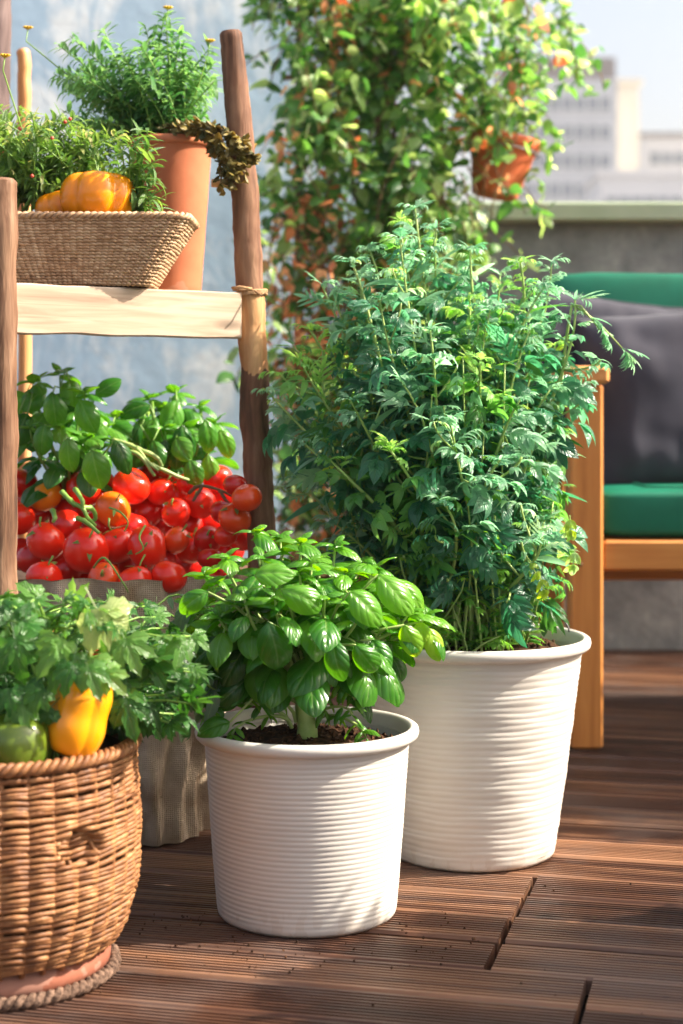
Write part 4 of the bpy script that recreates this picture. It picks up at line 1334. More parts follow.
def make_tomato(c, rad, mat, label, cal, group):
    t = empty('tomato', c, label, 'tomato', group)
    var = random.randrange(4)
    key = (mat, var)
    if key not in tom_proto:
        mbx = tomato_mesh(var * 3 + 1, 0)
        mbx.v = [(x * 0.06, y * 0.06, z * 0.06) for x, y, z in mbx.v]
        ob = mbx.build('fruit', M[mat], t)
        tom_proto[key] = ob
    else:
        ob = tom_proto[key].copy(); COL.objects.link(ob); ob.parent = t
    s_ = rad * 2 / 0.06
    ob.scale = (s_, s_, s_)
    if cal: cal = (cal[0] + 0.35, cal[1])
    tilt = cal if cal else (random.uniform(-0.6, 0.3), random.uniform(-0.6, 0.6))
    ob.rotation_euler = (tilt[0], tilt[1], random.uniform(0, 6))
    if cal:
        from mathutils import Euler
        Rm = Euler((tilt[0], tilt[1], 0)).to_matrix()
        topv = Rm @ Vector((0, 0, 1))
        lvc = Leaves(calyx_tpl)
        for k in range(5):
            a = k * 2 * PI / 5 + random.uniform(-0.2, 0.2)
            d = Rm @ Vector((math.cos(a), math.sin(a), random.uniform(-0.25, 0.25)))
            lvc.add(c + topv * rad * 0.82, d, rad * random.uniform(0.7, 1.0), random.uniform(0.5, 0.9), up=topv)
        lo = lvc.build('calyx', M['parsley'], t)
        pb = MB(); e1 = c + topv * rad * 0.8
        pb.tube([e1, e1 + topv * rad * 0.35, e1 + topv * rad * 0.6 + Vector((0.003, 0.004, 0.004))], [0.0015, 0.0013, 0.0016], 6)
        rel(pb.build('stalk', M['stem']), t)
    return t
for (zx, zy, dd, mt, lb, cal) in TL:
    c, r = place_tom(zx, zy, dd)
    make_tomato(c, r, mt, lb, cal, TG)
# tomatoes seen only through the gaps
random.seed(3)
for (zx, zy) in [(60, 200), (120, 190), (230, 230), (300, 200), (390, 220), (330, 330), (280, 330), (200, 370), (460, 330), (520, 210), (560, 140), (370, 350), (120, 300), (240, 160), (500, 240), (380, 90), (150, 150), (300, 390), (60, 150), (610, 250), (600, 235), (570, 290), (535, 330), (500, 350), (620, 195)]:
    c, r = place_tom(zx, zy, 88, 0.07)
    make_tomato(c, r, 'tom_deep', 'dark red tomato deep inside the heap, seen only through the gaps', None, 'tomatoes hidden deep in the heap')

# vines over the tomatoes
def vine(paths, label, r=0.0022, mat='stem', cat='vine'):
    mb = MB()
    for pts in paths:
        q = [P(10 + x / 2.627, 440 + y / 2.627, Y) for x, y, Y in pts]
        # smooth
        out = []
        for i in range(len(q) - 1):
            a = q[max(0, i - 1)]; b = q[i]; c = q[i + 1]; d = q[min(len(q) - 1, i + 2)]
            for k in range(5):
                t = k / 5
                out.append(0.5 * ((2 * b) + (c - a) * t + (2 * a - 5 * b + 4 * c - d) * t * t + (-a + 3 * b - 3 * c + d) * t ** 3))
        out.append(q[-1])
        mb.tube(out, [r * (1.2 - 0.6 * i / len(out)) for i in range(len(out))], 8, jitter=0.5)
    return tag(mb.build('tomato_vine', M[mat]), label, cat)
vine([[(135, 135, 2.43), (165, 165, 2.42), (190, 178, 2.41), (205, 205, 2.41), (225, 225, 2.42)], [(172, 130, 2.44), (190, 160, 2.41), (190, 180, 2.41)], [(190, 178, 2.41), (215, 180, 2.42), (225, 205, 2.43), (210, 215, 2.43)], [(112, 185, 2.44), (118, 205, 2.42), (112, 215, 2.42)], [(175, 205, 2.41), (200, 215, 2.405), (235, 245, 2.40)]],
     'thick forked green tomato vine beside the amber tomato', 0.0034)
vine([[(270, 0, 2.55), (330, 20, 2.54), (360, 55, 2.53), (390, 80, 2.53)], [(300, 30, 2.54), (340, 40, 2.53), (380, 95, 2.53)], [(330, 20, 2.54), (385, 45, 2.54), (400, 70, 2.54)], [(365, 62, 2.53), (440, 95, 2.55), (470, 105, 2.56)]],
     'woody green tomato vine lying over the top of the heap', 0.003, 'stem_pale')
vine([[(470, 140, 2.52), (500, 120, 2.51), (560, 135, 2.51), (600, 160, 2.50)], [(505, 122, 2.51), (480, 160, 2.50)], [(550, 132, 2.51), (575, 170, 2.50)]], 'brownish tomato vine lying over the tomatoes at the right', 0.0024, 'stem_dark')
vine([[(262, 178, 2.45), (290, 190, 2.41), (310, 215, 2.40), (300, 240, 2.40)], [(355, 225, 2.42), (340, 255, 2.39), (350, 285, 2.385), (330, 300, 2.39)], [(220, 335, 2.40), (250, 310, 2.38), (300, 380, 2.37), (310, 400, 2.38)]], 'thin green tendril curling down the middle of the tomato heap', 0.0014)

# ================================================================== basil bunches behind the tomatoes
def basil_clump(root, tips, extra, label, seed, mat, smin=0.046, smax=0.062):
    e_ = empty('basil_plant', root, label, 'basil plant')
    lv = Leaves(basil_tpls); st = MB()
    grow_basil(lv, st, root, tips, smin, smax, (0.1, 0.75), pairs=3, seed=seed, base_h=0.03, stem_r=0.0028)
    for (px, py, Y, dx, dz, sz, ti) in extra:
        p = P(px, py, Y)
        lv.add(p, Vector((dx, -0.35, dz)), sz, ti, up=Vector((0.1, -1, 0.5)), roll=rnd(-0.25, 0.25))
        q = root + (p - root) * 0.5
        st.tube([p, q + Vector((0, 0, 0.02)), root], [0.0014, 0.002, 0.0025], 6)
    cx_ = sum(t.x for t in tips) / len(tips); cz_ = sum(t.z for t in tips) / len(tips); cy_ = sum(t.y for t in tips) / len(tips)
    for k in range(34):
        t = tips[k % len(tips)]
        p = t + Vector((rnd(-0.02, 0.02), rnd(-0.05, 0.01), rnd(-0.065, -0.005)))
        if p.z < 0.585 or (p.x < P(75, 0, 2.6).x and p.z < 0.625): continue
        lv.add(p, Vector(((p.x - cx_) * 9 + rnd(-0.3, 0.3), rnd(-0.8, -0.3), rnd(-0.9, -0.2))), rnd(0.045, 0.064), rnd(0.15, 0.85), up=Vector((0, -1, 0.6)), roll=rnd(-0.4, 0.4), wscale=1.15)
        st.tube([p, p.lerp(t, 0.5) + Vector((0, 0.01, 0.012)), t + Vector((0, 0, -0.02))], [0.0014] * 3, 5)
    lv.build('foliage', mat, e_)
    o = st.build('stem', M['stem']); rel(o, e_)
r1 = P(70, 520, 2.66)
basil_clump(r1, [P(35, 385, 2.62), P(60, 375, 2.66), P(85, 395, 2.6), P(105, 430, 2.6), P(30, 430, 2.56), P(60, 430, 2.54), P(118, 420, 2.66), P(15, 400, 2.66), P(90, 440, 2.55)],
            [(52, 392, 2.52, 0.05, -0.6, 0.058, 0.55), (80, 400, 2.52, 0.3, -0.5, 0.058, 0.6), (45, 425, 2.5, -0.2, -0.8, 0.05, 0.5), (68, 438, 2.48, 0.1, -1, 0.056, 0.62), (92, 450, 2.47, 0.2, -1, 0.066, 0.6), (115, 440, 2.52, 0.6, -0.7, 0.06, 0.15), (95, 395, 2.6, 0.6, 0.5, 0.05, 0.35)],
            'dark green basil at the left behind the tomatoes, next to the shelf post', 12, M['basil_dark'])
r2 = P(185, 520, 2.74)
basil_clump(r2, [P(150, 400, 2.7), P(175, 395, 2.72), P(200, 408, 2.72), P(215, 425, 2.7), P(140, 420, 2.7), P(185, 430, 2.64), P(165, 430, 2.64), P(160, 410, 2.8)],
            [(182, 425, 2.62, 0.2, -1, 0.07, 0.3), (205, 420, 2.62, 0.4, -0.9, 0.06, 0.6), (220, 430, 2.64, 0.5, -0.8, 0.055, 0.75), (150, 405, 2.65, -0.7, -0.1, 0.055, 0.2), (140, 425, 2.62, -0.6, -0.7, 0.05, 0.12), (190, 460, 2.6, 0.3, -0.8, 0.05, 0.5), (165, 440, 2.62, -0.1, -1, 0.06, 0.1), (208, 455, 2.62, 0.2, -1, 0.05, 0.9)],
            'deep green basil behind the tomatoes, in the middle of the shelf opening', 13, M['basil_dark'])

# ================================================================== rustic shelf
sh = empty('rustic_shelf', (-0.3, 2.5, 0), 'rustic plant shelf of rough branch posts with a pale wooden board', 'plant shelf')
def post(name, ctrl, rads, mat, n=26, seed=0, label=None):
    mb = MB()
    pts = []; rr = []
    for i in range(n * (len(ctrl) - 1) + 1):
        k = min(len(ctrl) - 2, i // n); t = (i - k * n) / n
        a = ctrl[max(0, k - 1)]; b = ctrl[k]; c = ctrl[k + 1]; d = ctrl[min(len(ctrl) - 1, k + 2)]
        p = 0.5 * ((2 * b) + (c - a) * t + (2 * a - 5 * b + 4 * c - d) * t * t + (-a + 3 * b - 3 * c + d) * t ** 3)
        p = p + Vector((0.003 * mnoise.noise(Vector((seed, i * 0.12, 0))), 0.003 * mnoise.noise(Vector((seed, i * 0.12, 5))), 0))
        pts.append(p); rr.append((rads[k] + (rads[k + 1] - rads[k]) * t) * (1 + 0.07 * mnoise.noise(Vector((seed + 3, i * 0.21, 1)))))
    # rounded, worn ends
    mb.tube([pts[0]] + pts + [pts[-1] + (pts[-1] - pts[-2]).normalized() * 0.004], [rr[0] * 0.9] + rr + [rr[-1] * 0.82], 20, jitter=0.07)
    o = mb.build(name, mat, angle=50)
    if label: o['label'] = label
    return rel(o, sh)
post('post', [P(270, 0, 2.5).lerp(P(270, 842, 2.5), 1), P(262, 560, 2.5), P(256, 430, 2.5), P(250, 288, 2.5), P(242, 160, 2.5), P(231, 34, 2.5)], [0.021, 0.021, 0.0215, 0.0205, 0.0205, 0.0165], M['bark_peel'], seed=1, label='brown branch post with a peeled lighter section below the board')
post('post', [Vector((-0.443, 2.24, 0)), P(2, 600, 2.24), P(3, 380, 2.24), P(1, 182, 2.24)], [0.023, 0.021, 0.0185, 0.0205], M['bark_light'], seed=2, label='shorter worn light brown post at the left edge, sawn off above the board')
post('post', [Vector((-0.60, 2.86, 0)), P(-10, 400, 2.86), P(-4, 100, 2.86), P(-2, -40, 2.86)], [0.026, 0.026, 0.024, 0.022], M['bark'], seed=3, label='dark bark post at the back left')
post('post', [Vector((-0.545, 2.90, 0)), P(25, 350, 2.90), P(24, 150, 2.90), P(24, 52, 2.90)], [0.0115] * 4, M['peeled'], seed=4, label='thin orange peeled pole at the back left')
def obox(mb, a, b, z0, z1, th, tint=0.5, seg=14, seed=0):
    """plank from a to b (xy), given thickness perpendicular, slightly uneven"""
    a = Vector((a[0], a[1], 0)); b = Vector((b[0], b[1], 0)); d = (b - a).normalized(); nrm = Vector((-d.y, d.x, 0))
    vs_ = []
    bv = 0.002
    sec = [(0, bv), (bv, 0), (1, 0), (2, bv)]
    for i in range(seg + 1):
        p = a.lerp(b, i / seg)
        w1 = 0.0015 * mnoise.noise(Vector((i * 0.5, seed, 0))); w2 = 0.002 * mnoise.noise(Vector((i * 0.4, seed, 9)))
        t0, t1 = -th / 2 + w1, th / 2 + w1
        ring = [(t0, z0 + bv + w2), (t0 + bv, z0 + w2), (t1 - bv, z0 + w2), (t1, z0 + bv + w2), (t1, z1 - bv + w1), (t1 - bv, z1 + w1), (t0 + bv, z1 + w1), (t0, z1 - bv + w1)]
        for (tt, zz) in ring:
            q = p + nrm * tt
            vs_.append((q.x, q.y, zz))
    fs = [(i * 8 + k, i * 8 + (k + 1) % 8, (i + 1) * 8 + (k + 1) % 8, (i + 1) * 8 + k) for i in range(seg) for k in range(8)]
    fs += [tuple(range(7, -1, -1)), tuple(seg * 8 + k for k in range(8))]
    mb.add(vs_, fs, tint)
mb = MB(); a = P(8, 300, 2.27); b = P(238, 300, 2.478)
fl_ = math.hypot(b.x - a.x, b.y - a.y); fa = math.atan2(b.y - a.y, b.x - a.x)
obox(mb, (-fl_ / 2, 0), (fl_ / 2, 0), 0.739, 0.806, 0.02)
o = mb.build('front_board', M['board'], angle=40, loc=((a.x + b.x) / 2, (a.y + b.y) / 2, 0)); o.rotation_euler = (0, 0, fa)
rel(o, sh)
mb = MB()
for k in range(4):
    off = 0.020 + k * 0.094
    dd = Vector((-(b.y - a.y), (b.x - a.x), 0)).normalized()
    a2 = Vector((a.x, a.y, 0)) + dd * (off + 0.045); b2 = Vector((b.x, b.y, 0)) + dd * (off + 0.045)
    obox(mb, (a2.x - 0.03 + 0.01 * k, a2.y), (b2.x - 0.006, b2.y), 0.790, 0.8045, 0.090, seed=k)
rel(mb.build('shelf_boards', M['board'], angle=40), sh)
mb = MB()
for k in range(3):
    pts = []
    for i in range(25):
        an = 2 * PI * i / 24
        pts.append(P(250, 290 + k * 2.6, 2.5) + Vector((0.0242 * math.cos(an), 0.0242 * math.sin(an), 0.002 * math.sin(an + k))))
    mb.tube(pts, 0.0019, 7, jitter=0.4)
mb.tube([P(232, 288, 2.475), P(240, 287, 2.468), P(252, 289, 2.472)], 0.0022, 7)
mb.tube([P(255, 291, 2.472), P(262, 296, 2.46), P(266, 293, 2.455)], 0.0015, 6)
rel(mb.build('twine_binding', M['twine'], smooth=True), sh)
mb = MB(); mb.tube([P(212, 183, 2.49), P(232, 183, 2.5), P(245, 184, 2.5)], [0.006, 0.007, 0.007], 10, jitter=0.3)
rel(mb.build('branch_stub', M['peeled'], smooth=True), sh)

# ---- seagrass tray on the shelf
SZ = 0.808
TC = P(82, 290, 2.42); TC.z = SZ
tr = empty('seagrass_basket', TC, 'shallow pale seagrass basket with flared sides on the wooden shelf', 'basket')
def tray_path(s_, z):
    t = (z) / 0.107
    hx_ = 0.098 + 0.058 * t; hy_ = 0.062 + 0.022 * t
    a = 2 * PI * s_
    e_ = 0.27
    ca, sa = math.cos(a), math.sin(a)
    x = hx_ * math.copysign(abs(ca) ** e_, ca); y = hy_ * math.copysign(abs(sa) ** e_, sa)
    # superellipse normal
    nx_ = math.copysign(abs(ca) ** (2 - e_), ca) / hx_; ny_ = math.copysign(abs(sa) ** (2 - e_), sa) / hy_
    l = math.hypot(nx_, ny_) or 1
    return x, y, nx_ / l, ny_ / l
# re-parametrise by arclength
def _rrect():
    hx, hy, rc = 0.127, 0.073, 0.022
    out = []
    for (cx_, cy_, a0) in ((hx - rc, hy - rc, 0), (-hx + rc, hy - rc, PI / 2), (-hx + rc, -hy + rc, PI), (hx - rc, -hy + rc, 1.5 * PI)):
        for q in range(13):
            a = a0 + PI / 2 * q / 12
            out.append((cx_ + rc * math.cos(a), cy_ + rc * math.sin(a), math.cos(a), math.sin(a)))
    out.append(out[0])
    return np.array(out)
_rr = _rrect()
_dl = np.concatenate([[0], np.cumsum(np.hypot(np.diff(_rr[:, 0]), np.diff(_rr[:, 1])))]); _dl /= _dl[-1]
def tray_path2(s_, z):
    t = z / 0.094
    x, y, a, b = (float(np.interp(s_, _dl, _rr[:, k])) for k in range(4))
    l = math.hypot(a, b)
    return x * (0.098 + 0.058 * t) / 0.127, y * (0.062 + 0.022 * t) / 0.073, a / l, b / l
zs = [0.003 + 0.0041 * i for i in range(23)]
mb = twined(tray_path2, zs, 88, 0.0021, 0.0018, sub=3, nn=5, vamp=0.0012, seed=4)
mb.build('weave', M['seagrass'], tr)
mb = MB()
for q in range(2):
    pts = []
    for i in range(401):
        s_ = i / 400
        x, y, nx_, ny_ = tray_path2(s_ % 1.0, 0.096)
        ph = i / 400 * 2 * PI * 50 + q * PI
        pts.append((x + nx_ * 0.003 * math.cos(ph), y + ny_ * 0.003 * math.cos(ph), 0.096 + 0.0028 * math.sin(ph)))
    mb.tube(pts, 0.0030, 6)
mb.build('rim', M['seagrass'], tr)
mb = MB()
vs_ = []; n = 100
for z in (0.004, 0.078):
    for i in range(n):
        x, y, nx_, ny_ = tray_path2(i / n, z); vs_.append((x * 0.965, y * 0.95, z))
fs = [(i, (i + 1) % n, n + (i + 1) % n, n + i) for i in range(n)] + [tuple(range(n - 1, -1, -1)), tuple(n + i for i in range(n))]
mb.add(vs_, fs)
mb.build('soil', M['soil'], tr, smooth=False)

pepper('bell_pepper', P(98, 199, 2.385), 0.0525, 0.074, M['pep_orange'], 'shiny orange bell pepper in the seagrass basket on the shelf', ph=0.9, depth=0.15, lobes=5, rot=(R_(-6), R_(3), 0), stemp=False)
pepper('bell_pepper', P(60, 210, 2.42), 0.034, 0.055, M['pep_orange'], 'darker orange pepper behind the shiny one in the seagrass basket', ph=0.4, depth=0.14, rot=(0, R_(-10), 0), stemp=False)

# herbs in the tray
lance = [leaf_tpl(1, 0.26, 5, 2, None, 0.3, d) for d in (0.3, 0.8, 1.2)]
def fine_bush(name, root, label, cat, mat, stems, leaf_sz, per, seed, tint=(0.2, 0.9), stem_mat='stem', spread=(0.03, 0.02), buds=None, flower=None, step=0.006, arch=0.0):
    e_ = empty(name, root, label, cat)
    lv = Leaves(lance); st = MB(); fl = MB()
    random.seed(seed)
    for (tip) in stems:
        b0 = root + Vector((rnd(-1, 1) * spread[0], rnd(-1, 1) * spread[1], 0)) + Vector(((tip.x - root.x) * 0.25, (tip.y - root.y) * 0.2, 0))
        out = tip - b0
        pth = bez(b0, b0 + Vector((out.x * 0.1, out.y * 0.1, abs(out.z) * 0.45 + 0.01)), tip - Vector((out.x * 0.3, out.y * 0.3, out.z * 0.2 - arch)), tip, 10)
        st.tube(pth, [0.0017 - 0.0001 * i for i in range(11)], 5)
        nn = max(6, int(out.length / step)); ph = rnd(0, 6)
        for j in range(nn):
            f = 0.12 + 0.88 * j / nn
            idx = f * 10; i0 = min(9, int(idx)); p = pth[i0].lerp(pth[i0 + 1], idx - i0)
            td = (pth[i0 + 1] - pth[i0]).normalized(); ax = td.orthogonal().normalized(); bx = td.cross(ax)
            for q in range(per):
                ph += 2.1 + rnd(-0.3, 0.3)
                d = ax * math.cos(ph) + bx * math.sin(ph) + td * rnd(0.2, 0.9)
                lv.add(p, d, leaf_sz * rnd(0.6, 1.25), min(1, max(0, tint[0] + (tint[1] - tint[0]) * (0.25 + 0.6 * f + rnd(-0.3, 0.3)))), roll=rnd(-0.4, 0.4))
    if flower:
        for tip in flower:
            fl = MB()
            for q in range(9):
                a = q * 2 * PI / 9
                v = Vector((math.cos(a) * 0.006, math.sin(a) * 0.006, 0.0012))
                fl.tube([tip, tip + v * 0.6, tip + v * 1.3], [0.0012, 0.0022, 0.0008], 5)
            fl.tube([tip - Vector((0, 0, 0.002)), tip + Vector((0, 0, 0.002))], 0.003, 8)
            rel(fl.build('flower', M['flower']), e_)
            st.tube([tip, tip - Vector((0.003, 0, 0.02)), root + (tip - root) * 0.6 - Vector((0, 0, 0.02)), root], [0.0009, 0.001, 0.0012, 0.0015], 5)
    lv.build('foliage', mat, e_)
    rel(st.build('stem', M[stem_mat]), e_)
    if buds:
        for b in buds:
            bm = MB()
            bm.lathe([(0.0002, -0.003), (0.0026, -0.001), (0.0028, 0.001), (0.0002, 0.003)], 8, c=b)
            rel(bm.build('bud', M['berry']), e_)
    return e_
random.seed(55)
stems = []
for k in range(95):
    px = rnd(-20, 135); top = 108 + max(0, 40 - px) * -0.2 + max(0, px - 60) * 0.25
    yy = rnd(top, top + 75)
    stems.append(P(px, yy if px < 50 else min(yy, 172), 2.42 + (rnd(-0.09, 0.09) if px < 50 else rnd(-0.01, 0.09))))
root = P(50, 212, 2.45)
fine_bush('shelf_herb', root, 'low tangled herb with tiny yellow-green leaves in the seagrass basket', 'herb plant', M['thyme'], stems, 0.021, 2, 60, (0.15, 0.9), spread=(0.09, 0.03), step=0.0055,
          buds=[P(65, 122, 2.33), P(52, 138, 2.34), P(32, 176, 2.34), P(70, 119, 2.34), P(20, 129, 2.35)], flower=[P(5, 56, 2.38)])
stems = [P(x, y, 2.36 + rnd(-0.03, 0.04)) for x, y in [(140, 130), (150, 145), (158, 160), (160, 180), (165, 200), (150, 195), (140, 165), (130, 140), (152, 172), (145, 205), (148, 209), (162, 212), (140, 170), (122, 150), (135, 190), (148, 130)]]
fine_bush('shelf_herb', P(125, 212, 2.41), 'upright sprigs of narrow green leaves at the right end of the seagrass basket', 'herb plant', M['thyme'], stems, 0.032, 2, 61, (0.0, 0.75), spread=(0.012, 0.015), step=0.010, arch=0.01)

# ---- terracotta pots
def clay_pot(name, loc, r0, r1, h, mat, label, rimh=0.012, rimw=0.004, nopos=False, soil=True):
    t = empty(name, loc, label, 'plant pot')
    mb = MB()
    hb = h - rimh
    prof = [(0.001, 0.002), (r0 - 0.003, 0), (r0, 0.003)] + [(r0 + (r1 - r0) * (i / 14), 0.003 + (hb - 0.003) * i / 14) for i in range(1, 15)]
    def rf(r, z, a, i): return r * (1 + 0.006 * math.sin(2 * a) + 0.003 * math.sin(z * 90 + a)), z
    mb.lathe(prof, 72, rfun=rf)
    mb.build('body', mat, t)
    mb = MB(); R = r1 + rimw
    mb.lathe([(r1 - 0.002, hb - 0.001), (R, hb), (R + 0.001, hb + rimh * 0.4), (R, h - 0.001), (R - 0.003, h), (r1 - 0.005, h - 0.002), (r1 - 0.008, h - 0.03)], 72)
    mb.build('rim', mat, t)
    if soil: soil_disc(t, r1 - 0.004, h - 0.018, seed=9, clumps=60)
    return t
TP = Vector(((171 - CX) / F * 2.63, 2.63, 0.8055))
clay_pot('terracotta_pot', TP, 0.046, 0.0625, 0.247, M['terracotta'], 'tall plain terracotta pot standing on the shelf behind the seagrass basket', rimh=0.013, rimw=0.0045)
LP = Vector(((-14 - CX) / F * 2.66, 2.66, 0.8055))
clay_pot('terracotta_pot', LP, 0.035, 0.050, 0.235, M['terracotta_red'], 'reddish terracotta pot at the left end of the shelf, mostly hidden by herbs', soil=True)
random.seed(66)
stems = []
for k in range(60):
    px = rnd(52, 218); 
    top = 30 + abs(px - 165) * 0.35
    stems.append(P(px, top + (125 - top) * rnd(0, 1) ** 1.1, 2.63 + rnd(-0.09, 0.09)))
stems += [P(70, 36, 2.6), P(58, 45, 2.6), P(103, 28, 2.62), P(165, 12, 2.62), P(170, 18, 2.62), P(215, 62, 2.62), P(212, 45, 2.6), P(180, 30, 2.6), P(145, 25, 2.62)]
e_ = fine_bush('potted_herb', TP + Vector((0, 0, 0.232)), 'fresh green feathery herb with small yellow flowers in the tall terracotta pot', 'herb plant', M['tarragon'], stems, 0.026, 2, 71, (0.1, 0.95), spread=(0.035, 0.035), step=0.0065,
          flower=[P(28, 28, 2.6), P(168, 8, 2.62), P(210, 41, 2.6)])

# trailing sedum
random.seed(14)
sroot = TP + Vector((0.03, -0.02, 0.235))
sd_ = empty('trailing_sedum', sroot, 'brownish trailing sedum hanging over the right rim of the tall terracotta pot', 'trailing plant')
lv = Leaves([leaf_tpl(1, 0.75, 4, 4, lambda t: math.sin(PI * t) ** 0.5, 0.0, 0.3, cup=0.9), leaf_tpl(1, 0.6, 4, 4, lambda t: math.sin(PI * t) ** 0.5, 0.0, 0.9, cup=0.7)]); st = MB()
for trail in [[(175, 128), (195, 127), (212, 138), (220, 160), (222, 190)], [(170, 126), (205, 124), (228, 132), (240, 150), (245, 172)], [(185, 130), (215, 130), (238, 140), (250, 152), (252, 160)], [(190, 128), (215, 140), (226, 165), (232, 186)], [(180, 127), (200, 128), (222, 140), (230, 160), (236, 178)], [(165, 128), (185, 126), (205, 130), (215, 150)]]:
    q = [P(x, y, (2.58 if x < 200 else 2.52 if x < 218 else 2.465) + rnd(-0.015, 0.01)) for x, y in trail]
    q = [q[0]] + [q[i].lerp(q[i + 1], t) for i in range(len(q) - 1) for t in (0.33, 0.66, 1.0)]
    st.tube(q, 0.0016, 5)
    for i in range(len(q) - 1):
        for k in range(9):
            p = q[i].lerp(q[i + 1], k / 9) + rvec(0.003)
            lv.add(p + rvec(0.003), rvec(1), rnd(0.009, 0.018), rnd(0.0, 1.0))
lv.add(P(238, 143, 2.54), Vector((1, -0.2, 0.1)), 0.03, 1.0)
lv.build('foliage', M['sedum'], sd_)
rel(st.build('stem', M['stem_dark']), sd_)

# ================================================================== climber behind
cl = empty('climbing_plant', (0.1, 3.92, 0), 'tall mixed green and rust-coloured climber covering a pole in front of the blue wall', 'climbing plant')
heart = [leaf_tpl(1, rs_, 6, 4, lambda t: (math.sin(PI * min(1, t) ** 0.62) ** 0.8), 0.15, dr, cup=0.2, wav=0.04) for rs_, dr in ((0.7, 0.6), (0.6, 1.1), (0.5, 0.3))]
lv = Leaves(heart); dry = Leaves(heart); st = MB()
random.seed(40)
def cl_dens(px, py):
    # density of the climber over the picture, from the photograph's outline
    l = 268 + 8 * math.sin(py * 0.03); 
    r = 560 + 14 * math.sin(py * 0.05) if py < 95 else (545 - (py - 95) * 0.40 if py < 300 else 450)
    if px < l or px > r: return 0
    d = min(1, (px - l) / 40) * min(1, (r - px) / 70)
    if px > 470 and py < 130: d *= 0.55
    return d
def sprig(a, b, ln, col):
    pass
for k in range(480):
    for _ in range(20):
        px, py = rnd(255, 590), rnd(-60, 560)
        if rnd(0, 1) < cl_dens(px, py): break
    Y = rnd(3.66, 4.06)
    if px < 330: Y = rnd(3.62, 3.85)
    p0 = P(px, py, Y)
    hang = rnd(0.04, 0.2)
    drift = rnd(-0.13, 0.13)
    p1 = p0 + Vector((drift, rnd(-0.05, 0.05), -hang))
    pth = bez(p0, p0 + Vector((rnd(-0.03, 0.03), rnd(-0.04, 0.0), 0.02)), p1 + Vector((0, 0, hang * 0.4)), p1, 8)
    st.tube(pth, [0.0016] * 9, 4)
    isdry = rnd(0, 1) < (0.55 if (py > 190 and px < 350) else (0.10 if py > 120 else 0.07))
    if 445 < px < 535 and 90 < py < 205 and rnd(0, 1) < 0.72: continue
    for i in range(9):
        for q in range(2):
            d = Vector((rnd(-1, 1), rnd(-1, 0.4), rnd(-0.9, 0.3)))
            sz = rnd(0.024, 0.054)
            if isdry and rnd(0, 1) < 0.7: dry.add(pth[i] + rvec(0.03), d, sz * 0.75, rnd(0, 1), roll=rnd(-1, 1))
            else: lv.add(pth[i] + rvec(0.03), d, sz, rnd(0, 1) ** 1.2 * 0.95 + (0.1 if rnd(0, 1) < 0.12 else 0), roll=rnd(-0.8, 0.8))
# loose sprays out to the right, against the sky
for (pts_) in [[(500, -10), (530, 20), (560, 60), (585, 85)], [(520, 0), (545, 15), (575, 40), (580, 75)], [(500, 60), (530, 85), (550, 110), (560, 150)], [(490, 90), (520, 110), (545, 140), (550, 165)], [(480, 10), (510, 20), (540, 50), (545, 90)], [(470, 120), (500, 140), (530, 160), (540, 185)], [(515, -20), (560, -10), (575, 15), (572, 45)]]:
    q = [P(x, y, 3.85 + rnd(-0.1, 0.1)) for x, y in pts_]
    pth = bez(*q, 14)
    st.tube(pth, [0.002 - 0.0001 * i for i in range(15)], 5)
    for i in range(1, 15):
        for k in range(2):
            lv.add(pth[i], Vector((rnd(-1, 1), rnd(-1, 0.5), rnd(-1, 0.4))), rnd(0.022, 0.042), rnd(0.3, 0.95), roll=rnd(-0.8, 0.8))
for tr_ in range(5):
    x0 = rnd(-0.03, 0.2)
    pts = [Vector((x0 + 0.03 * math.sin(i * 0.9 + tr_), 3.9 + 0.03 * math.cos(i * 0.8 + tr_ * 2), 0.28 + i * 0.13)) for i in range(15)]
    st.tube(pts, [0.009 - 0.0004 * i for i in range(15)], 7, jitter=0.3)
lv.build('foliage', M['climber'], cl)
dry.build('dry_leaves', M['dry'], cl)
rel(st.build('stem', M['stem_dark']), cl)

trl = empty('trellis', (0.1, 3.95, 0), 'brown pole trellis standing inside the climbing plant', 'trellis')
mb = MB(); mb.tube([(0, 0, 0), (0.003, 0, 0.6), (-0.004, 0, 1.2), (0.0, 0, 2.15)], [0.022, 0.021, 0.02, 0.018], 12, jitter=0.08)
mb.build('pole', M['bark_peel'], trl)
mb = MB(); mb.tube([(0.13, 0.03, 0), (0.13, 0.03, 1.1), (0.128, 0.03, 2.1)], [0.012] * 3, 10)
mb.build('pole', M['stem_dark'], trl)
mb = MB(); mb.tube([(-0.2, 0.03, 0), (-0.2, 0.03, 1.1), (-0.19, 0.03, 2.1)], [0.012] * 3, 10)
mb.build('pole', M['stem_dark'], trl)
for z in (0.5, 0.95, 1.4, 1.85):
    mb = MB(); mb.tube([(-0.24, 0.008, z), (0.0, 0.006, z + 0.01), (0.18, 0.01, z)], [0.007] * 3, 8)
    mb.build('crossbar', M['stem_dark'], trl)
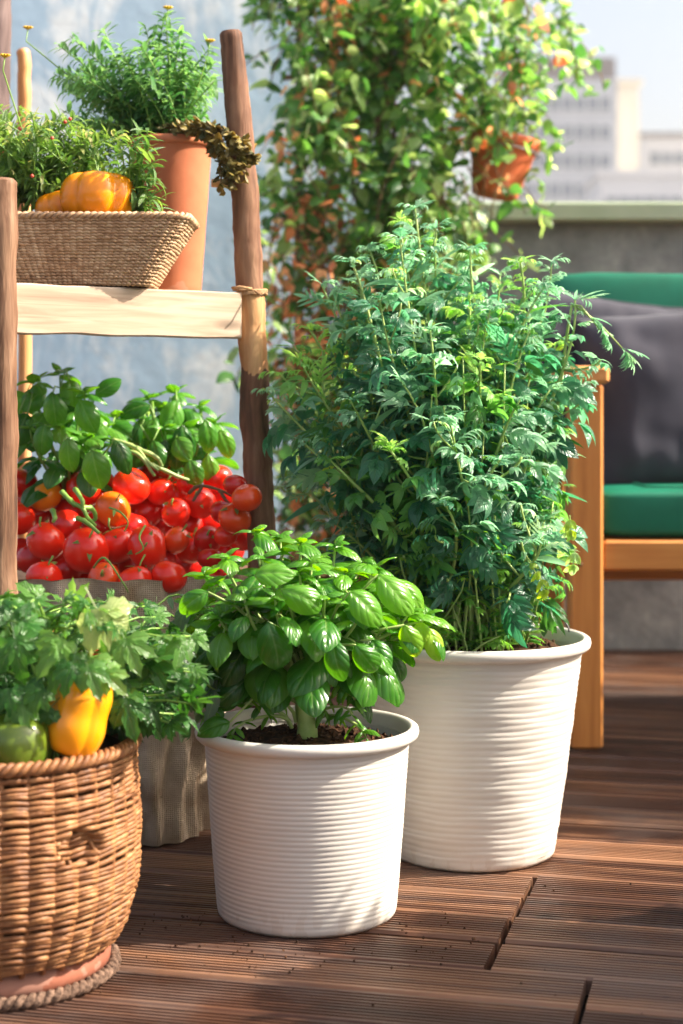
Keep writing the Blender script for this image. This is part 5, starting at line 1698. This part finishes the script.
# planter holding the climber
pl = empty('wooden_planter', (0.1, 3.92, 0), 'dark wooden planter box behind the tall herb, holding the climber', 'planter')
mb = MB()
for k in range(3):
    z = 0.05 + k * 0.088
    mb.box((0, -0.13, z), (0.52, 0.018, 0.080), bev=0.003); mb.box((0, 0.13, z), (0.52, 0.018, 0.080), bev=0.003)
    mb.box((-0.252, 0, z), (0.016, 0.24, 0.080), bev=0.003); mb.box((0.252, 0, z), (0.016, 0.24, 0.080), bev=0.003)
mb.build('side_boards', M['stem_dark'], pl, angle=30)
mb = MB()
for sx in (-1, 1):
    for sy in (-1, 1): mb.box((sx * 0.235, sy * 0.112, 0.135), (0.03, 0.014, 0.27))
mb.build('corner_posts', M['stem_dark'], pl, smooth=False)
mb = MB(); mb.box((0, 0, 0.235), (0.486, 0.238, 0.02))
mb.build('soil', M['soil'], pl, smooth=False)

# hanging orange-red pot
HP = P(494, 197, 3.84)
hp = clay_pot('hanging_pot', HP, 0.052, 0.074, 0.138, M['terracotta_red'], 'orange-red clay pot hung among the climber leaves, at the upper right', rimh=0.026, rimw=0.005)
hp.rotation_euler = (0, R_(11), 0)
mb = MB()
pts = [(0.083 * math.cos(a), 0.083 * math.sin(a), 0.108) for a in np.linspace(0, 2 * PI, 40)]
mb.tube(pts, 0.002, 6)
mb.tube([(-0.083, 0, 0.108), (-0.10, 0.06, 0.12), (-0.108, 0.12, 0.15)], 0.003, 6)
for a in (0.5, 2.6, 4.7): mb.tube([(0.083 * math.cos(a), 0.083 * math.sin(a), 0.108), (0, 0, 0.42)], 0.0011, 5)
mb.tube([(0, 0, 0.42), (-0.02, 0.05, 0.47), (-0.104, 0.14, 0.50)], 0.002, 6)
mb.build('wire_holder', M['metal'], hp)
stems = [P(494 + rnd(-50, 50), 128 - rnd(0, 60), 3.84 + rnd(-0.08, 0.08)) for _ in range(22)]
fine_bush('hanging_pot_plant', HP + Vector((0, 0, 0.125)), 'pale leafy sprigs growing from the orange-red hanging pot', 'plant', M['climber'], stems, 0.05, 1, 90, (0.3, 1.0), spread=(0.03, 0.03), step=0.014)
# dry leaves tumbling over its rim belong to the same sprigs

# ================================================================== bench
bn = empty('wooden_bench', (1.0, 3.45, 0), 'orange-brown wooden garden bench with square legs in front of the parapet', 'bench')
X0, X1 = 0.456, 1.56
YF, YB = 3.19, 3.72
def bx(name, c, d, mat, bev=0.005, rot=None):
    mb = MB(); mb.box(c, d, bev=bev, rot=rot)
    return rel(mb.build(name, mat, angle=30), bn)
for x in (X0, X1):
    bx('leg', (x, YF, 0.3395), (0.062, 0.06, 0.679), M['bench'])
    bx('leg', (x, YB, 0.44), (0.058, 0.055, 0.88), M['bench'])
    bx('armrest', (x - 0.004, (YF + YB) / 2 - 0.03, 0.6965), (0.080, YB - YF + 0.09, 0.033), M['bench_y'], 0.006)
    bx('side_rail', (x, (YF + YB) / 2, 0.355), (0.034, YB - YF - 0.06, 0.060), M['bench_y'])
bx('front_rail', ((X0 + X1) / 2, YF - 0.004, 0.359), (X1 - X0 - 0.063, 0.028, 0.058), M['bench_x'])
bx('back_rail', ((X0 + X1) / 2, YB - 0.01, 0.295), (X1 - X0 - 0.060, 0.028, 0.075), M['bench_x'])
for k in range(6):
    bx('seat_slat', ((X0 + X1) / 2, YF + 0.055 + k * 0.082, 0.380), (X1 - X0 - 0.066, 0.066, 0.018), M['bench_x'], 0.003)
for z in (0.50, 0.66, 0.82):
    bx('back_slat', ((X0 + X1) / 2, YB, z), (X1 - X0 - 0.060, 0.022, 0.070), M['bench_x'], 0.004)
# a small screw plug on the visible leg
mb = MB()
from mathutils import Matrix
mb.tube([(X0 - 0.012, YF - 0.0305, 0.345), (X0 - 0.012, YF - 0.034, 0.345)], 0.004, 10)
rel(mb.build('screw_plug', M['stem_dark']), bn)

def cushion(name, c, d, mat, label, cat, puff=0.25, seed=0, rot=(0, 0, 0), piping=True, pw=4.0, wr=0.006):
    """superellipsoid cushion with soft wrinkles"""
    t = empty(name, c, label, cat)
    mb = MB()
    nx_, ny_ = 40, 16
    vs_ = []
    def sgp(v, p): return math.copysign(abs(v) ** p, v)
    na, nb_ = 72, 30
    for j in range(nb_ + 1):
        b = -PI / 2 + PI * j / nb_
        for i in range(na):
            a = 2 * PI * i / na
            e1, e2 = puff, 2 / pw * 0.6
            x = d[0] / 2 * sgp(math.cos(b), e1) * sgp(math.cos(a), e2)
            y = d[1] / 2 * sgp(math.cos(b), e1) * sgp(math.sin(a), e2)
            z = d[2] / 2 * sgp(math.sin(b), e1)
            q = Vector((x, y, z)); nn = q.normalized()
            w_ = wr * (mnoise.noise(q * 7 + Vector((seed, 0, 0))) + 0.5 * mnoise.noise(q * 18 + Vector((0, seed, 0))))
            vs_.append(q + nn * w_)
    fs = [(j * na + i, j * na + (i + 1) % na, (j + 1) * na + (i + 1) % na, (j + 1) * na + i) for j in range(nb_) for i in range(na)]
    mb.add(vs_, fs)
    o = mb.build('cover', mat, t); o.rotation_euler = rot
    if piping:
        mb = MB()
        for sz_ in (-1, 1):
            pts = []
            for i in range(73):
                a = 2 * PI * i / 72
                b = sz_ * 1.18
                x = d[0] / 2 * sgp(math.cos(b), puff) * sgp(math.cos(a), 2 / pw * 0.6); y = d[1] / 2 * sgp(math.cos(b), puff) * sgp(math.sin(a), 2 / pw * 0.6); z = d[2] / 2 * sgp(math.sin(b), puff)
                q = Vector((x, y, z)); pts.append(q + q.normalized() * (wr * (mnoise.noise(q * 7 + Vector((seed, 0, 0))) + 0.5 * mnoise.noise(q * 18 + Vector((0, seed, 0)))) + 0.001))
            mb.tube(pts, 0.0042, 6, caps=False)
        o2 = mb.build('piping', mat, t); o2.rotation_euler = rot
    return t
cushion('seat_cushion', (1.008, 3.43, 0.437), (1.06, 0.50, 0.095), M['green_fab'], 'emerald green seat cushion on the wooden bench', 'cushion', puff=0.22, seed=1, pw=14, wr=0.005)
cushion('back_cushion', (1.008, 3.63, 0.70), (1.16, 0.44, 0.10), M['green_fab'], 'emerald green back cushion behind the dark pillow', 'cushion', puff=0.25, seed=5, rot=(R_(82), 0, 0), pw=14, wr=0.010, piping=False)

def pillow(c, wd, ht, th, rot, label, seed, mat):
    t = empty('pillow', c, label, 'pillow')
    mb = MB(); n = 44
    vs_ = []
    def zf(u, v):
        e_ = max(0, (1 - u ** 4)) * max(0, (1 - v ** 4))
        return th / 2 * e_ ** 0.42
    idx = {}
    for s_ in (1, -1):
        for i in range(n + 1):
            for j in range(n + 1):
                u, v = i / n * 2 - 1, j / n * 2 - 1
                pin_ = 1 - 0.07 * (1 - u * u) * abs(v) ** 3; pin2 = 1 - 0.07 * (1 - v * v) * abs(u) ** 3
                x = u * wd / 2 * pin2; y = v * ht / 2 * pin_
                w_ = 0.012 * mnoise.noise(Vector((u * 1.6, v * 1.6, seed + s_))) + 0.007 * mnoise.noise(Vector((u * 5, v * 3, seed + 3))) * (abs(u) + abs(v)) / 1.2
                z = s_ * (zf(u, v)) + w_ * (1 if zf(u, v) > 0 else 0.6)
                vs_.append((x, z, y))
    m = (n + 1) ** 2
    fs = []
    for s_ in (0, 1):
        for i in range(n):
            for j in range(n):
                a = s_ * m + i * (n + 1) + j
                q = (a, a + n + 1, a + n + 2, a + 1)
                fs.append(q if s_ else q[::-1])
    mb.add(vs_, fs)
    o = mb.build('cover', mat, t); o.rotation_euler = rot
    mb = MB(); pts = []
    for (u0, v0, u1, v1) in ((-1, -1, 1, -1), (1, -1, 1, 1), (1, 1, -1, 1), (-1, 1, -1, -1)):
        for k in range(24):
            f = k / 24; u = u0 + (u1 - u0) * f; v = v0 + (v1 - v0) * f
            pin_ = 1 - 0.07 * (1 - u * u) * abs(v) ** 3; pin2 = 1 - 0.07 * (1 - v * v) * abs(u) ** 3
            w_ = 0.012 * mnoise.noise(Vector((u * 1.6, v * 1.6, seed))) + 0.007 * mnoise.noise(Vector((u * 5, v * 3, seed + 3))) * (abs(u) + abs(v)) / 1.2
            pts.append((u * wd / 2 * pin2, w_ * 0.6, v * ht / 2 * pin_))
    pts.append(pts[0])
    mb.tube(pts, 0.0035, 6, caps=False)
    o2 = mb.build('piping', mat, t); o2.rotation_euler = rot
    return t
pillow((0.735, 3.46, 0.655), 0.50, 0.38, 0.17, (R_(-12), R_(-5), R_(3)), 'large charcoal pillow leaning against the green back cushion', 2, M['pillow'])
pillow((0.56, 3.56, 0.69), 0.40, 0.36, 0.14, (R_(-8), R_(8), 0), 'grey pillow tucked behind the large charcoal one, above the armrest', 7, M['pillow'])

# ================================================================== unseen potted shrubs added out of frame at right to shade the deck
def shade_shrub_pot(loc, pr, ph, cr, cz, nleaf, label, seed, csq=1.0):
    pt_ = clay_pot('terracotta_pot', loc, pr * 0.75, pr, ph, M['terracotta'], 'terracotta pot of the ' + label[1], soil=True)
    e_ = empty('shade_shrub', Vector(loc) + Vector((0, 0, ph - 0.02)), label[0], 'shrub')
    lv = Leaves(heart); st = MB(); random.seed(seed)
    c = Vector(loc) + Vector((0, 0, cz)); root = Vector(loc) + Vector((0, 0, ph - 0.02))
    for k in range(nleaf):
        d = Vector((random.gauss(0, 1), random.gauss(0, 1), random.gauss(0, 1))).normalized()
        p = c + Vector((d.x, d.y, d.z * csq)) * cr * rnd(0.45, 1) * (1 + 0.25 * mnoise.noise(d * 2 + Vector((seed, 0, 0))))
        lv.add(p, d + rvec(0.7), rnd(0.03, 0.055), rnd(0, 1), roll=rnd(-1, 1))
        if k % 14 == 0: st.tube(bez(root, root + Vector((0, 0, (c.z - root.z) * 0.6)), p.lerp(c, 0.5), p, 6), [0.006 - 0.0008 * i for i in range(7)], 5)
    lv.build('foliage', M['shrub'], e_); rel(st.build('stem', M['stem_dark']), e_)
shade_shrub_pot((1.02, 1.84, 0), 0.14, 0.24, 0.33, 0.52, 7500, ('unseen round leafy shrub added right of the white pots to shade the deck', 'unseen round shrub added for its shade'), 3)
shade_shrub_pot((2.0, 2.88, 0), 0.17, 0.34, 0.36, 1.15, 4200, ('unseen tall bushy shrub added right of the bench to shade the deck', 'unseen tall shrub added for its shade'), 6, 1.3)
